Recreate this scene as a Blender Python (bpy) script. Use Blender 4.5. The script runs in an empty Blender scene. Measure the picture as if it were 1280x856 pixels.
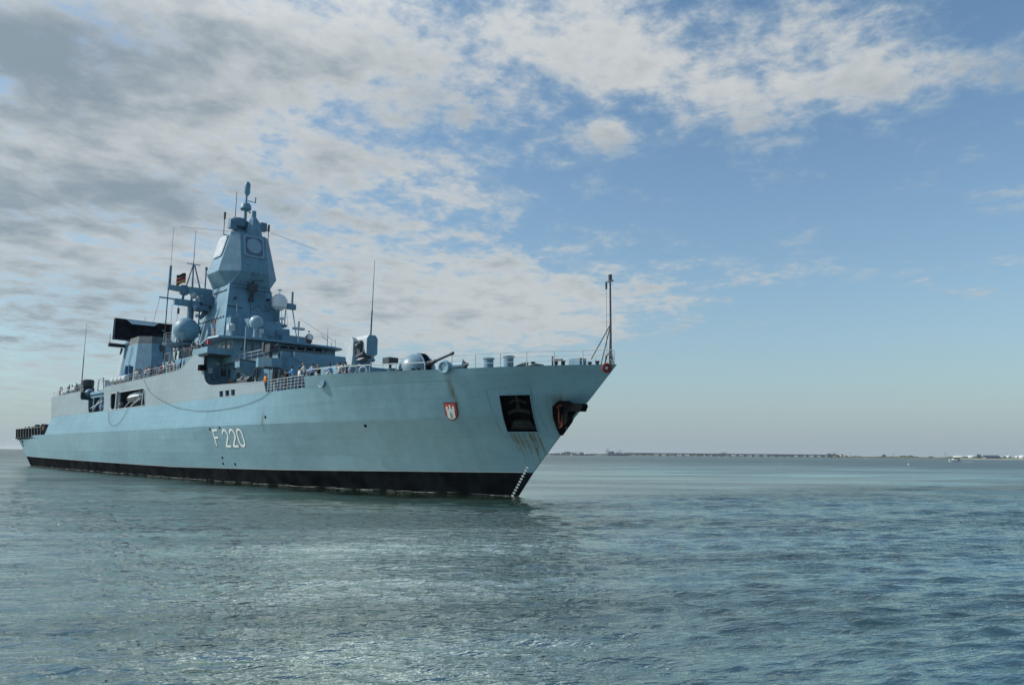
import bpy, bmesh, math, random
import numpy as np
from mathutils import Vector, Matrix
from mathutils.geometry import tessellate_polygon
random.seed(7); rng = np.random.default_rng(11)
scene = bpy.context.scene
COL = scene.collection
R = math.radians

# ------------------------------------------------------------------ camera
# world frame: X runs forward along the ship (0 = stem at the waterline), Y to port, Z up from the water
CAM = Vector((41.93, -39.87, 3.167)); YAW = 2.391; FPX = 950.0
pitch, roll = R(8.3286), R(0.5443)
fw = Vector((math.cos(YAW)*math.cos(pitch), math.sin(YAW)*math.cos(pitch), math.sin(pitch)))
r0 = Vector((math.sin(YAW), -math.cos(YAW), 0)); u0 = r0.cross(fw)
rt = math.cos(roll)*r0 + math.sin(roll)*u0; up = -math.sin(roll)*r0 + math.cos(roll)*u0
cd = bpy.data.cameras.new('camera'); cam = bpy.data.objects.new('camera', cd); COL.objects.link(cam)
M = Matrix((rt, up, -fw)).transposed().to_4x4(); M.translation = CAM; cam.matrix_world = M
cd.sensor_width = 36; cd.lens = FPX/1280*36; cd.clip_start = 0.5; cd.clip_end = 90000
scene.camera = cam

# ------------------------------------------------------------------ light and sky
SUN_AZ, SUN_EL = 225.0, 40.0          # math azimuth of the sun (degrees from +X), elevation
sd = Vector((math.cos(R(SUN_AZ))*math.cos(R(SUN_EL)), math.sin(R(SUN_AZ))*math.cos(R(SUN_EL)), math.sin(R(SUN_EL))))
sl = bpy.data.lights.new('sun', 'SUN'); so = bpy.data.objects.new('sun', sl); COL.objects.link(so)
so.rotation_euler = sd.to_track_quat('Z', 'Y').to_euler(); so.location = (-60, -60, 120)
sl.energy = 4.2; sl.angle = R(0.8); sl.color = (1.0, 0.935, 0.86)

world = bpy.data.worlds.new('World'); scene.world = world; world.use_nodes = True
NT = world.node_tree; NT.nodes.clear()

class G:
    """tiny expression helper for shader node trees"""
    def __init__(s, nt): s.nt = nt
    def n(s, t, **k):
        a = s.nt.nodes.new(t)
        for q, v in k.items(): setattr(a, q, v)
        return a
    def put(s, sock, v):
        if hasattr(v, 'links') or hasattr(v, 'is_linked'): s.nt.links.new(v, sock)
        else: sock.default_value = v
    def m(s, op, a, b=None, c=None, clamp=False):
        x = s.n('ShaderNodeMath', operation=op); x.use_clamp = clamp
        s.put(x.inputs[0], a)
        if b is not None: s.put(x.inputs[1], b)
        if c is not None: s.put(x.inputs[2], c)
        return x.outputs[0]
    def mix(s, f, a, b, blend='MIX'):
        x = s.n('ShaderNodeMix', data_type='RGBA', blend_type=blend)
        s.put(x.inputs[0], f); s.put(x.inputs[6], a); s.put(x.inputs[7], b)
        return x.outputs[2]
    def ramp(s, v, a, b, smooth=True, o0=0.0, o1=1.0):
        x = s.n('ShaderNodeMapRange'); x.interpolation_type = 'SMOOTHSTEP' if smooth else 'LINEAR'
        s.put(x.inputs[0], v); x.inputs[1].default_value = a; x.inputs[2].default_value = b
        x.inputs[3].default_value = o0; x.inputs[4].default_value = o1
        return x.outputs[0]
    def noise(s, vec, scale, detail=6, rough=.55, dist=0.0, col=False):
        x = s.n('ShaderNodeTexNoise'); s.nt.links.new(vec, x.inputs['Vector'])
        x.inputs['Scale'].default_value = scale; x.inputs['Detail'].default_value = detail
        x.inputs['Roughness'].default_value = rough; x.inputs['Distortion'].default_value = dist
        return x.outputs['Color' if col else 'Fac']
    def comb(s, a, b, c):
        x = s.n('ShaderNodeCombineXYZ')
        for i, v in enumerate((a, b, c)): s.put(x.inputs[i], v)
        return x.outputs[0]
    def sep(s, v):
        x = s.n('ShaderNodeSeparateXYZ'); s.nt.links.new(v, x.inputs[0]); return x.outputs
    def mapp(s, v, loc=(0,0,0), rot=(0,0,0), sc=(1,1,1), kind='POINT'):
        x = s.n('ShaderNodeMapping', vector_type=kind); s.nt.links.new(v, x.inputs[0])
        x.inputs['Location'].default_value = loc; x.inputs['Rotation'].default_value = rot; x.inputs['Scale'].default_value = sc
        return x.outputs[0]

g = G(NT)
tc = g.n('ShaderNodeTexCoord').outputs['Generated']
sky = g.n('ShaderNodeTexSky'); sky.sky_type = 'NISHITA'; sky.sun_disc = False
sky.sun_elevation = R(SUN_EL); sky.sun_rotation = R(90 - SUN_AZ)
sky.altitude = 0; sky.air_density = 1.1; sky.dust_density = 1.2; sky.ozone_density = 1.0
# direction turned so that x points along the open view over the river, y to its left
dv = g.mapp(tc, rot=(0, 0, -YAW))
dx, dy, dz = g.sep(dv)
fx = g.m('MAXIMUM', dx, 0.05)
u = g.m('DIVIDE', g.m('MULTIPLY', dy, -1.0), fx)
el = g.m('MAXIMUM', dz, 0.0)
v = g.m('DIVIDE', el, fx)
front = g.ramp(dx, 0.05, 0.35)
# a cloud deck at constant height: the noise lives on a plane above the water
inv = g.m('DIVIDE', 1.0, g.m('ADD', el, 0.10))
plane = g.comb(g.m('MULTIPLY', dx, inv), g.m('MULTIPLY', dy, inv), 0.0)
pl2 = g.mapp(plane, rot=(0, 0, R(28)), sc=(0.86, 0.86, 1.0))
n_big = g.noise(pl2, 0.9, 3, .5, .3)
n_mid = g.noise(pl2, 5.6, 9, .60, .15)
n_fine = g.noise(g.mapp(pl2, loc=(5, 3, 1)), 20.0, 7, .64, .1)
def gauss(px, py, sx, sy, amp, tilt=0.0):
    a = (px-640)/950.0; b = (567-py)/930.0
    du = g.m('SUBTRACT', u, a); dv_ = g.m('SUBTRACT', v, b)
    if tilt: dv_ = g.m('ADD', dv_, g.m('MULTIPLY', du, tilt))
    p = g.m('POWER', g.m('MULTIPLY', du, 950.0/sx), 2.0); q = g.m('POWER', g.m('MULTIPLY', dv_, 930.0/sy), 2.0)
    return g.m('MULTIPLY', g.m('EXPONENT', g.m('MULTIPLY', g.m('ADD', p, q), -1.0)), amp)
def total(lst):
    s_ = gauss(*lst[0])
    for l in lst[1:]: s_ = g.m('ADD', s_, gauss(*l))
    return s_
cov = total([(40, 190, 420, 330, .98), (560, 385, 270, 80, .80), (700, 385, 150, 50, .35), (560, 40, 420, 140, .50), (900, 75, 230, 80, .46, .1),
             (1170, 50, 200, 90, .50), (765, 152, 34, 20, .34), (500, 235, 140, 55, .36), (1010, 335, 190, 34, .30),
             (430, -420, 420, 300, .9), (1150, -420, 330, 260, .5), (1250, 238, 90, 22, .38), (1240, 362, 60, 14, .38), (1270, 320, 60, 14, .36), (1120, 340, 60, 12, .2)])
cov = g.m('ADD', g.m('MULTIPLY', cov, front), g.m('MULTIPLY', g.m('SUBTRACT', 1.0, front), 0.10))
nz = g.m('ADD', g.m('MULTIPLY', g.m('SUBTRACT', n_mid, .5), 2.05), g.m('MULTIPLY', g.m('SUBTRACT', n_fine, .5), .85))
dens = g.ramp(g.m('ADD', cov, nz), .16, .96)
dark = total([(20, 110, 330, 110, .85), (120, 255, 300, 55, .95), (30, 40, 230, 60, .5), (80, 400, 260, 60, .45), (600, 350, 260, 40, .15)])
dark = g.m('ADD', g.m('MULTIPLY', dark, 0.85), g.m('MULTIPLY', g.m('SUBTRACT', n_big, .48), 1.3))
dark = g.ramp(g.m('ADD', dark, g.m('MULTIPLY', g.m('SUBTRACT', n_mid, .5), 2.0)), .0, .95)
bright_c = (.62, .63, .615, 1); dark_c = (.225, .28, .325, 1)
cl = g.mix(dark, bright_c, dark_c)
edge = g.ramp(dens, .0, .9)
cl = g.mix(g.m('MULTIPLY', edge, .9, clamp=True), (.38, .49, .57, 1), cl)
# bright veil added above the view to brighten the water reflections
added_veil = g.m('ADD', 1.0, g.m('MULTIPLY', total([(430, -430, 420, 230, 4.2), (1150, -560, 330, 260, .8)]), front))
cl = g.mix(1.0, cl, g.comb(added_veil, added_veil, added_veil), 'MULTIPLY')
skc = g.mix(1.0, sky.outputs[0], (.105, .105, .105, 1), 'MULTIPLY')
skc = g.mix(1.0, skc, (.97, 1.19, 1.26, 1), 'MULTIPLY')
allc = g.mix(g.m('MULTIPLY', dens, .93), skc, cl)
hz = g.m('EXPONENT', g.m('MULTIPLY', el, -7.5))
allc = g.mix(g.m('MULTIPLY', hz, .92), allc, (.33, .415, .475, 1))
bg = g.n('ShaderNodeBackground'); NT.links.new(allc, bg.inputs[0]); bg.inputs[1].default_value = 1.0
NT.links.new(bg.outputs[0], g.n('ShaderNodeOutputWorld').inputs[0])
world.cycles.sampling_method = 'MANUAL'; world.cycles.sample_map_resolution = 512

scene.view_settings.view_transform = 'Standard'; scene.view_settings.look = 'None'
scene.view_settings.exposure = 0.05; scene.view_settings.gamma = 1.0

# ------------------------------------------------------------------ materials
def mat(name, col, rough=.55, metal=0.0, var=.12, vscale=1.5, spec=.4, bump=0.0, seams=False):
    m_ = bpy.data.materials.new(name); m_.use_nodes = True
    h = G(m_.node_tree); b = m_.node_tree.nodes['Principled BSDF']
    o = h.n('ShaderNodeTexCoord').outputs['Object']
    n1 = h.noise(o, vscale, 5, .6); n2 = h.noise(h.mapp(o, sc=(1.6, 1.6, .25)), vscale*2.2, 3, .6)
    f = h.m('ADD', h.m('MULTIPLY', n1, .6), h.m('MULTIPLY', n2, .4))
    f = h.ramp(f, .3, .7)
    c0 = tuple(c*(1-var) for c in col)+(1,); c1 = tuple(min(1, c*(1+var)) for c in col)+(1,)
    cc = h.mix(f, c0, c1)
    if seams:      # welded panel joints and thin dirt runs below them
        xx, yy, zz = h.sep(o); br = h.n('ShaderNodeTexBrick'); m_.node_tree.links.new(h.comb(h.m('ADD', xx, yy), zz, 0.0), br.inputs['Vector'])
        br.inputs['Scale'].default_value = 1.0; br.inputs['Brick Width'].default_value = 2.4; br.inputs['Row Height'].default_value = 1.25
        br.inputs['Mortar Size'].default_value = .02; br.inputs['Mortar Smooth'].default_value = .5
        br.inputs['Color1'].default_value = (.93, .93, .93, 1); br.inputs['Color2'].default_value = (1.05, 1.05, 1.05, 1); br.inputs['Mortar'].default_value = (.72, .72, .72, 1)
        cc = h.mix(1.0, cc, br.outputs['Color'], 'MULTIPLY')
        gr = h.ramp(h.noise(h.mapp(o, sc=(5, 5, .35)), 1.0, 5, .65), .58, .74)
        cc = h.mix(h.m('MULTIPLY', gr, .45), cc, (.07, .08, .075, 1))
    m_.node_tree.links.new(cc, b.inputs['Base Color'])
    b.inputs['Roughness'].default_value = rough; b.inputs['Metallic'].default_value = metal
    b.inputs['Specular IOR Level'].default_value = spec
    if bump:
        bp = h.n('ShaderNodeBump'); bp.inputs['Strength'].default_value = .5; bp.inputs['Distance'].default_value = bump
        m_.node_tree.links.new(n1, bp.inputs['Height']); m_.node_tree.links.new(bp.outputs[0], b.inputs['Normal'])
    return m_

GREY = (.132, .262, .325)
def hull_material(name, hull=True, GREY=GREY):
    """naval grey with plate seams, dished plates, dirt runs and rust at the anchors"""
    m_ = bpy.data.materials.new(name); m_.use_nodes = True; nt = m_.node_tree
    h = G(nt); b = nt.nodes['Principled BSDF']
    o = h.n('ShaderNodeTexCoord').outputs['Object']
    x, y, z = h.sep(o)
    big = h.noise(h.mapp(o, sc=(.10, .3, .22)), 1.0, 4, .55)
    runs = h.noise(h.mapp(o, sc=(2.4, 2.4, .12)), 1.0, 5, .6)
    blotch = h.noise(h.mapp(o, sc=(.5, .5, .9)), 1.0, 6, .65)
    tone = h.m('ADD', h.m('ADD', h.m('MULTIPLY', h.m('SUBTRACT', big, .5), .85), h.m('MULTIPLY', h.m('SUBTRACT', runs, .5), .30)),
               h.m('MULTIPLY', h.m('SUBTRACT', blotch, .5), .30))
    col = h.mix(h.ramp(tone, -.25, .25, False), tuple(c*.80 for c in GREY)+(1,), tuple(c*1.18 for c in GREY)+(1,))
    # plates
    br = h.n('ShaderNodeTexBrick'); br.offset = .5
    nt.links.new(h.comb(x, z, 0.0), br.inputs['Vector'])
    br.inputs['Scale'].default_value = 1.0; br.inputs['Brick Width'].default_value = 6.0; br.inputs['Row Height'].default_value = 1.45
    br.inputs['Mortar Size'].default_value = .018; br.inputs['Mortar Smooth'].default_value = .6
    br.inputs['Color1'].default_value = (.94, .94, .94, 1); br.inputs['Color2'].default_value = (1.04, 1.04, 1.04, 1); br.inputs['Mortar'].default_value = (.84, .84, .84, 1)
    col = h.mix(1.0, col, br.outputs['Color'], 'MULTIPLY')
    if hull:
        def spot(cx, cz, sx, sz):
            p = h.m('POWER', h.m('DIVIDE', h.m('SUBTRACT', x, cx), sx), 2.0); q = h.m('POWER', h.m('DIVIDE', h.m('SUBTRACT', z, cz), sz), 2.0)
            return h.m('EXPONENT', h.m('MULTIPLY', h.m('ADD', p, q), -1.0))
        st = h.noise(h.mapp(o, sc=(3.6, 3.6, .03)), 1.0, 4, .55)
        rust = h.m('MULTIPLY', spot(1.9, 4.0, .95, .9), .35)
        for sx_, wz, am in ((1.08, 1.0, .5), (1.30, 1.5, .8), (1.62, .9, .5), (1.95, 1.2, .5), (2.40, 1.7, .9), (2.62, 1.1, .6), (2.90, 1.6, .8)):
            rust = h.m('ADD', rust, h.m('MULTIPLY', spot(sx_, 4.3, .085, wz), am))
        rust = h.m('ADD', rust, h.m('ADD', h.m('MULTIPLY', spot(5.3, 6.85, .75, .38), .8), h.m('MULTIPLY', spot(4.45, 5.2, .22, 1.1), .8)))
        rust = h.m('ADD', rust, h.m('MULTIPLY', spot(-2.0, 7.6, .22, 1.2), .75))
        rust = h.m('ADD', rust, h.m('MULTIPLY', spot(-25.4, 6.0, .25, .8), .8))
        rust = h.m('MULTIPLY', h.m('MULTIPLY', rust, 1.5), h.ramp(st, .10, .70))
        col = h.mix(h.m('MULTIPLY', rust, .85, clamp=True), col, (.060, .070, .036, 1))
        rn = h.ramp(h.noise(h.mapp(o, sc=(5.5, 5.5, .16)), 1.0, 5, .65), .60, .76)
        col = h.mix(h.m('MULTIPLY', rn, .30), col, (.06, .085, .09, 1))
        # scuffs along the fender line
        sc_ = h.noise(h.mapp(o, sc=(.7, .7, 3.0)), 1.0, 6, .7)
        scm = h.m('MULTIPLY', h.ramp(sc_, .60, .72), h.m('MULTIPLY', spot(-33, 2.2, 6.0, .6), .7))
        col = h.mix(scm, col, (.05, .07, .08, 1))
    nt.links.new(col, b.inputs['Base Color'])
    b.inputs['Roughness'].default_value = .42; b.inputs['Specular IOR Level'].default_value = .4
    # dished plating between frames
    dent = h.noise(h.mapp(o, sc=(.55, .55, .8)), 1.0, 2, .5)
    frames = h.m('MULTIPLY', h.m('SINE', h.m('MULTIPLY', x, 2*math.pi/1.5)), h.noise(h.mapp(o, sc=(.15, .15, .5)), 1.0, 2, .5))
    strg = h.m('MULTIPLY', h.m('SINE', h.m('MULTIPLY', z, 2*math.pi/.72)), h.noise(h.mapp(o, loc=(9, 0, 0), sc=(.2, .2, .5)), 1.0, 2, .5))
    hh = h.m('ADD', h.m('MULTIPLY', dent, .09), h.m('ADD', h.m('MULTIPLY', frames, .012), h.m('MULTIPLY', strg, .006)))
    hh = h.m('ADD', hh, h.m('MULTIPLY', br.outputs['Fac'], -.006))
    bp = h.n('ShaderNodeBump'); bp.inputs['Strength'].default_value = .55; bp.inputs['Distance'].default_value = 1.0
    nt.links.new(hh, bp.inputs['Height']); nt.links.new(bp.outputs[0], b.inputs['Normal'])
    return m_

M_HULL = hull_material('hull_paint'); M_SIDE = hull_material('superstructure_paint', False, (.20, .262, .29))
M_BOOT = mat('boot_topping_black', (.006, .007, .008), .9, var=.45, vscale=.8, spec=.02)
M_GREY = mat('naval_grey', (.136, .262, .340), .5, var=.17, vscale=1.0, seams=True)
M_GREY2 = mat('naval_grey_fittings', (.09, .175, .25), .5, var=.2, vscale=2.5)
M_PALE = mat('pale_grey_paint', (.42, .47, .49), .45, var=.12, vscale=1.5)
M_DARK = mat('dark_grey_metal', (.035, .045, .055), .5, var=.3, vscale=3)
M_BLACK = mat('black_rubber', (.006, .007, .008), .7, var=.3, spec=.15)
M_DECK = mat('deck_coating', (.06, .075, .08), .8, var=.2)
M_GLASS = mat('window_glass', (.008, .010, .013), .08, var=.1, spec=.8)
M_PANEL = mat('radar_face_grey', (.09, .15, .21), .45, var=.06)
M_WHITE = mat('white_paint', (.74, .74, .70), .4, var=.05)
M_RADOME = mat('radome_grey', (.25, .36, .43), .35, var=.05)
M_RADOMEW = mat('radome_white', (.72, .73, .72), .35, var=.04)
M_ABSORB = mat('radar_absorber_black', (.008, .012, .020), .8, var=.6, vscale=1.0)
M_RUST = mat('rusty_iron', (.16, .045, .02), .8, var=.5, vscale=5, bump=.02)
M_RED = mat('red_lead_paint', (.14, .014, .010), .6, var=.25, vscale=4)
M_ORANGE = mat('orange_cloth', (.75, .20, .04), .7)
M_ROPE = mat('rope_fibre', (.05, .055, .05), .9)
M_WIRE = mat('rail_wire', (.52, .55, .56), .4, metal=.2)
M_FLAGB = mat('flag_black', (.01, .01, .01), .8); M_FLAGR = mat('flag_red', (.26, .015, .015), .8); M_FLAGG = mat('flag_gold', (.42, .22, .03), .8)
M_CANVAS = mat('blue_canvas', (.05, .14, .25), .8); M_CANISTER = mat('raft_canister_white', (.60, .64, .64), .4, var=.08)

# ------------------------------------------------------------------ mesh building
class B:
    def __init__(s): s.v = []; s.f = []; s.m = []
    def add(s, vs, fs, mi=0):
        k = len(s.v); s.v += [tuple(p) for p in vs]; s.f += [tuple(i+k for i in f) for f in fs]; s.m += [mi]*len(fs)
        return s
    def loft(s, rings, mi=0, caps=True, closed=True):
        n = len(rings[0]); vs = [p for r in rings for p in r]; fs = []
        for a in range(len(rings)-1):
            for i in range(n if closed else n-1):
                j = (i+1) % n; fs.append((a*n+i, a*n+j, (a+1)*n+j, (a+1)*n+i))
        if caps: fs.append(tuple(range(n-1, -1, -1))); fs.append(tuple((len(rings)-1)*n+i for i in range(n)))
        return s.add(vs, fs, mi)
    def box(s, x0, x1, y0, y1, z0, z1, mi=0, t=0.0, tx=0.0):
        lo = [(x0, y0, z0), (x1, y0, z0), (x1, y1, z0), (x0, y1, z0)]
        hi = [(x0+tx, y0+t, z1), (x1-tx, y0+t, z1), (x1-tx, y1-t, z1), (x0+tx, y1-t, z1)]
        return s.loft([lo, hi], mi)
    def prism(s, p0, z0, p1, z1, mi=0):      # polygon (x,y) at z0 to polygon at z1
        f = lambda p, z: [(a[0], a[1], a[2] if len(a) > 2 else z) for a in p]
        return s.loft([f(p0, z0), f(p1, z1)], mi)
    def yprism(s, poly, y0, y1, mi=0):       # polygon (x,z) from y0 to y1
        return s.loft([[(a, y0, b) for a, b in poly], [(a, y1, b) for a, b in poly]], mi)
    def xprism(s, poly, x0, x1, mi=0):
        return s.loft([[(x0, a, b) for a, b in poly], [(x1, a, b) for a, b in poly]], mi)
    def tube(s, p0, p1, r0, r1=None, n=8, mi=0):
        r1 = r0 if r1 is None else r1
        p0 = Vector(p0); p1 = Vector(p1); d = (p1-p0).normalized()
        a = d.orthogonal().normalized(); b = d.cross(a)
        rings = [[tuple(p+(a*math.cos(t)+b*math.sin(t))*r) for t in [2*math.pi*i/n for i in range(n)]] for p, r in ((p0, r0), (p1, r1))]
        return s.loft(rings, mi)
    def path(s, pts, r, n=6, mi=0):
        pts = [Vector(p) for p in pts]; rings = []
        up_ = Vector((.13, .31, .94))
        for i, p in enumerate(pts):
            d = (pts[min(i+1, len(pts)-1)]-pts[max(i-1, 0)]).normalized()
            a = d.cross(up_).normalized(); b = d.cross(a)
            rings.append([tuple(p+(a*math.cos(t)+b*math.sin(t))*r) for t in [2*math.pi*k/n for k in range(n)]])
        return s.loft(rings, mi)
    def lathe(s, prof, c, axis='z', n=20, mi=0):   # prof: list of (radius, height)
        rings = []
        for r, h in prof:
            ring = []
            for i in range(n):
                t = 2*math.pi*i/n; a, b = r*math.cos(t), r*math.sin(t)
                q = (a, b, h) if axis == 'z' else ((h, a, b) if axis == 'x' else (b, h, a))
                ring.append((c[0]+q[0], c[1]+q[1], c[2]+q[2]))
            rings.append(ring)
        return s.loft(rings, mi)
    def ball(s, c, r, sz=1.0, n=20, lo=-90, hi=90, mi=0):
        prof = []
        k = 10
        for i in range(k+1):
            t = R(lo+(hi-lo)*i/k); prof.append((max(r*math.cos(t), .002), r*sz*math.sin(t)))
        return s.lathe(prof, c, 'z', n, mi)
    def torus(s, c, R_, r_, ax, n=24, k=8, mi=0):
        ax = Vector(ax).normalized(); a = ax.orthogonal().normalized(); b = ax.cross(a); c = Vector(c); vs = []; fs = []
        for i in range(n):
            t = 2*math.pi*i/n; d = a*math.cos(t)+b*math.sin(t)
            for j in range(k):
                q = 2*math.pi*j/k; vs.append(tuple(c+d*(R_+r_*math.cos(q))+ax*r_*math.sin(q)))
        for i in range(n):
            for j in range(k):
                fs.append((i*k+j, ((i+1) % n)*k+j, ((i+1) % n)*k+(j+1) % k, i*k+(j+1) % k))
        return s.add(vs, fs, mi)
    def plate(s, loops, fn, th, mi=0):
        """polygon with holes in (a,b); fn(a,b,depth) gives the point; thickness th"""
        tri = tessellate_polygon([[Vector((a, b, 0)) for a, b in l] for l in loops])
        flat = [p for l in loops for p in l]; n = len(flat)
        vs = [fn(a, b, 0) for a, b in flat]+[fn(a, b, th) for a, b in flat]
        fs = [tuple(t) for t in tri]+[tuple(i+n for i in reversed(t)) for t in tri]
        k = 0
        for l in loops:
            for i in range(len(l)):
                j = (i+1) % len(l); fs.append((k+i, k+j, n+k+j, n+k+i))
            k += len(l)
        return s.add(vs, fs, mi)
    def mesh(s, name, mats, smooth=False, angle=35):
        me = bpy.data.meshes.new(name); me.from_pydata(s.v, [], s.f)
        for q in mats: me.materials.append(q)
        me.polygons.foreach_set('material_index', s.m)
        bm = bmesh.new(); bm.from_mesh(me); bmesh.ops.recalc_face_normals(bm, faces=bm.faces)
        if smooth:
            for f in bm.faces: f.smooth = True
            for e in bm.edges:
                if len(e.link_faces) != 2 or e.calc_face_angle(0) > R(angle): e.smooth = False
        bm.to_mesh(me); bm.free(); me.update()
        return me
    def obj(s, name, mats, parent=None, smooth=False, angle=35):
        mats = mats if isinstance(mats, (list, tuple)) else [mats]
        o = bpy.data.objects.new(name, s.mesh(name, mats, smooth, angle)); COL.objects.link(o)
        if parent is not None: adopt(o, parent)
        return o
def world_loc(p):
    t = Vector((0, 0, 0)); 
    while p is not None: t += p.location; p = p.parent
    return t
def adopt(o, parent):
    """parent o while keeping its place (only unrotated parents are used this way)"""
    t = world_loc(parent); o.parent = parent; o.location = Vector(o.location)-t
def tag(o, label=None, cat=None, group=None, kind=None):
    if label: o['label'] = label
    if cat: o['category'] = cat
    if group: o['group'] = group
    if kind: o['kind'] = kind
    return o
def empty(name, loc=(0, 0, 0), rz=0.0):
    o = bpy.data.objects.new(name, None); COL.objects.link(o); o.location = loc; o.rotation_euler.z = rz; o.empty_display_size = .3
    return o

def flat_black(name, col, var=.3, vscale=1.0):
    """soot-dark matt coating: plain diffuse so that it stays black at grazing angles"""
    m_ = bpy.data.materials.new(name); m_.use_nodes = True; nt = m_.node_tree; nt.nodes.clear(); h = G(nt)
    o = h.n('ShaderNodeTexCoord').outputs['Object']; d = h.n('ShaderNodeBsdfDiffuse')
    f = h.ramp(h.noise(o, vscale, 5, .6), .3, .7)
    nt.links.new(h.mix(f, tuple(c*(1-var) for c in col)+(1,), tuple(c*(1+var) for c in col)+(1,)), d.inputs['Color'])
    nt.links.new(d.outputs[0], h.n('ShaderNodeOutputMaterial').inputs['Surface']); return m_
M_BOOT = flat_black('antifouling_black', (.010, .012, .014), .5, .6)
M_BLACK = flat_black('matt_black', (.008, .009, .010)); M_ABSORB = flat_black('radar_absorber', (.010, .014, .022), .6)

# ------------------------------------------------------------------ the river
def water():
    r0_, r1_ = 5.0, 700.0
    th_f = np.linspace(-0.72, 0.72, 760); th_b = np.linspace(0.72, 2*math.pi-0.72, 90)[1:-1]
    th = np.concatenate([th_f, th_b])+YAW
    ring = list(np.exp(np.arange(math.log(r0_), math.log(r1_), .0048)))+[900, 1300, 2000, 3200, 6000, 12000, 24000, 45000]
    rr = np.array([.8, 2.0, 3.4, 4.4]+ring)
    T_, R_ = np.meshgrid(th, rr); X = CAM.x+R_*np.cos(T_); Y = CAM.y+R_*np.sin(T_)
    Z = np.zeros_like(X)
    cell = np.maximum(R_*.0048, .03); fade = np.clip((650-R_)/400, 0, 1)
    # long wind-driven hummocks plus steep short chop; each train keeps its own heading
    lam = np.exp(rng.uniform(math.log(.20), math.log(3.4), 150))
    ang = YAW+math.pi+R(8)+rng.normal(0, R(17), 150)
    lee = 1-.72*np.clip(1-(-Y-8-.0*X)/26, 0, 1)*np.clip((12-X)/14, 0, 1)
    wb = lee*np.clip(1+0.35*np.sin(X*.021+Y*.033)+.3*np.sin(X*.05-Y*.043+1), .35, 1.7)    # gusts
    for L_, a_ in zip(lam, ang):
        k = 2*math.pi/L_; s_ = .050*(1.1 if L_ < .9 else (.46 if L_ < 1.7 else .24)); amp = s_/k
        ph = k*(X*math.cos(a_)+Y*math.sin(a_))+rng.uniform(0, 6.28)
        w = np.clip(L_/(cell*2.6)-1, 0, 1)
        Z += amp*w*fade*wb*(np.sin(ph)+.10*np.cos(2*ph))
    for L_, a_ in zip(np.exp(rng.uniform(math.log(4), math.log(24), 48)), YAW+math.pi+R(8)+rng.normal(0, R(22), 48)):
        k = 2*math.pi/L_; w = np.clip(L_/(cell*2.6)-1, 0, 1)*np.clip(R_/180, .05, 1.3)*np.clip((690-R_)/200, 0, 1)*wb
        Z += .012/k*w*np.sin(k*(X*math.cos(a_)+Y*math.sin(a_))+rng.uniform(0, 6.28))
    # the hull calms and damps the water alongside
    n, m_ = X.shape
    vs = np.stack([X, Y, Z], -1).reshape(-1, 3)
    i = np.arange(n-1)[:, None]*m_; j = np.arange(m_)[None, :]; j2 = (j+1) % m_
    q = np.stack([i+j, i+j2, i+m_+j2, i+m_+j], -1).reshape(-1, 4)
    c = len(vs); vs = np.vstack([vs, [[CAM.x, CAM.y, 0]]])
    me = bpy.data.meshes.new('water')
    tri = np.stack([np.full(m_, c), np.arange(m_), (np.arange(m_)+1) % m_], -1)
    me.vertices.add(len(vs)); me.vertices.foreach_set('co', vs.ravel())
    me.loops.add(q.size+tri.size); me.loops.foreach_set('vertex_index', np.concatenate([q.ravel(), tri.ravel()]))
    me.polygons.add(len(q)+len(tri))
    ls = np.concatenate([np.arange(len(q))*4, q.size+np.arange(len(tri))*3]); me.polygons.foreach_set('loop_start', ls)
    me.polygons.foreach_set('use_smooth', np.ones(len(ls), bool)); me.update(calc_edges=True); me.validate()
    w = bpy.data.materials.new('river_water'); w.use_nodes = True; nt = w.node_tree; h = G(nt); b = nt.nodes['Principled BSDF']
    o = h.n('ShaderNodeTexCoord').outputs['Object']
    dist = h.n('ShaderNodeCameraData').outputs['View Distance']; rgh = h.ramp(dist, 20, 260, True, .03, .34); nt.links.new(rgh, b.inputs['Roughness']); b.inputs['Specular Tint'].default_value = (.92, 1.0, .90, 1); b.inputs['IOR'].default_value = 1.36; b.inputs['Specular IOR Level'].default_value = .9
    silt = h.noise(h.mapp(o, sc=(.03, .03, .03)), 1.0, 4, .55)
    nt.links.new(h.mix(h.ramp(silt, .3, .7), (.007, .020, .013, 1), (.016, .028, .012, 1)), b.inputs['Base Color'])
    rot = YAW+R(8)
    w1 = h.noise(h.mapp(h.mapp(o, rot=(0, 0, -rot)), sc=(4.2, 1.0, 1)), 1.0, 4, .55, .1)
    w2 = h.noise(h.mapp(h.mapp(o, rot=(0, 0, -rot-R(16))), sc=(11.0, 2.8, 1)), 1.0, 3, .5, .1)
    w3 = h.noise(h.mapp(h.mapp(o, rot=(0, 0, -rot+R(10))), sc=(1.1, .28, 1)), 1.0, 4, .6, .1)
    near = h.ramp(dist, 12, 60, True, .45, 1.5)
    patch = h.ramp(h.noise(h.mapp(h.mapp(o, rot=(0, 0, -rot)), sc=(.11, .022, 1)), 1.0, 5, .65, .3), .36, .64, True, -1.0, 1.0)
    far_ = h.ramp(dist, 30, 400, True, .7, 8.0)
    gust = h.ramp(h.noise(h.mapp(h.mapp(o, rot=(0, 0, -rot)), sc=(.035, .016, 1)), 1.0, 3, .5), .3, .7, True, .65, 1.25)
    hh = h.m('ADD', h.m('ADD', h.m('MULTIPLY', h.m('MULTIPLY', w1, near), .20), h.m('MULTIPLY', w2, .050)), h.m('MULTIPLY', h.m('MULTIPLY', w3, far_), .13))
    bp = h.n('ShaderNodeBump'); bp.inputs['Distance'].default_value = 1.0; 
    ox, oy, oz = h.sep(o)
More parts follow.
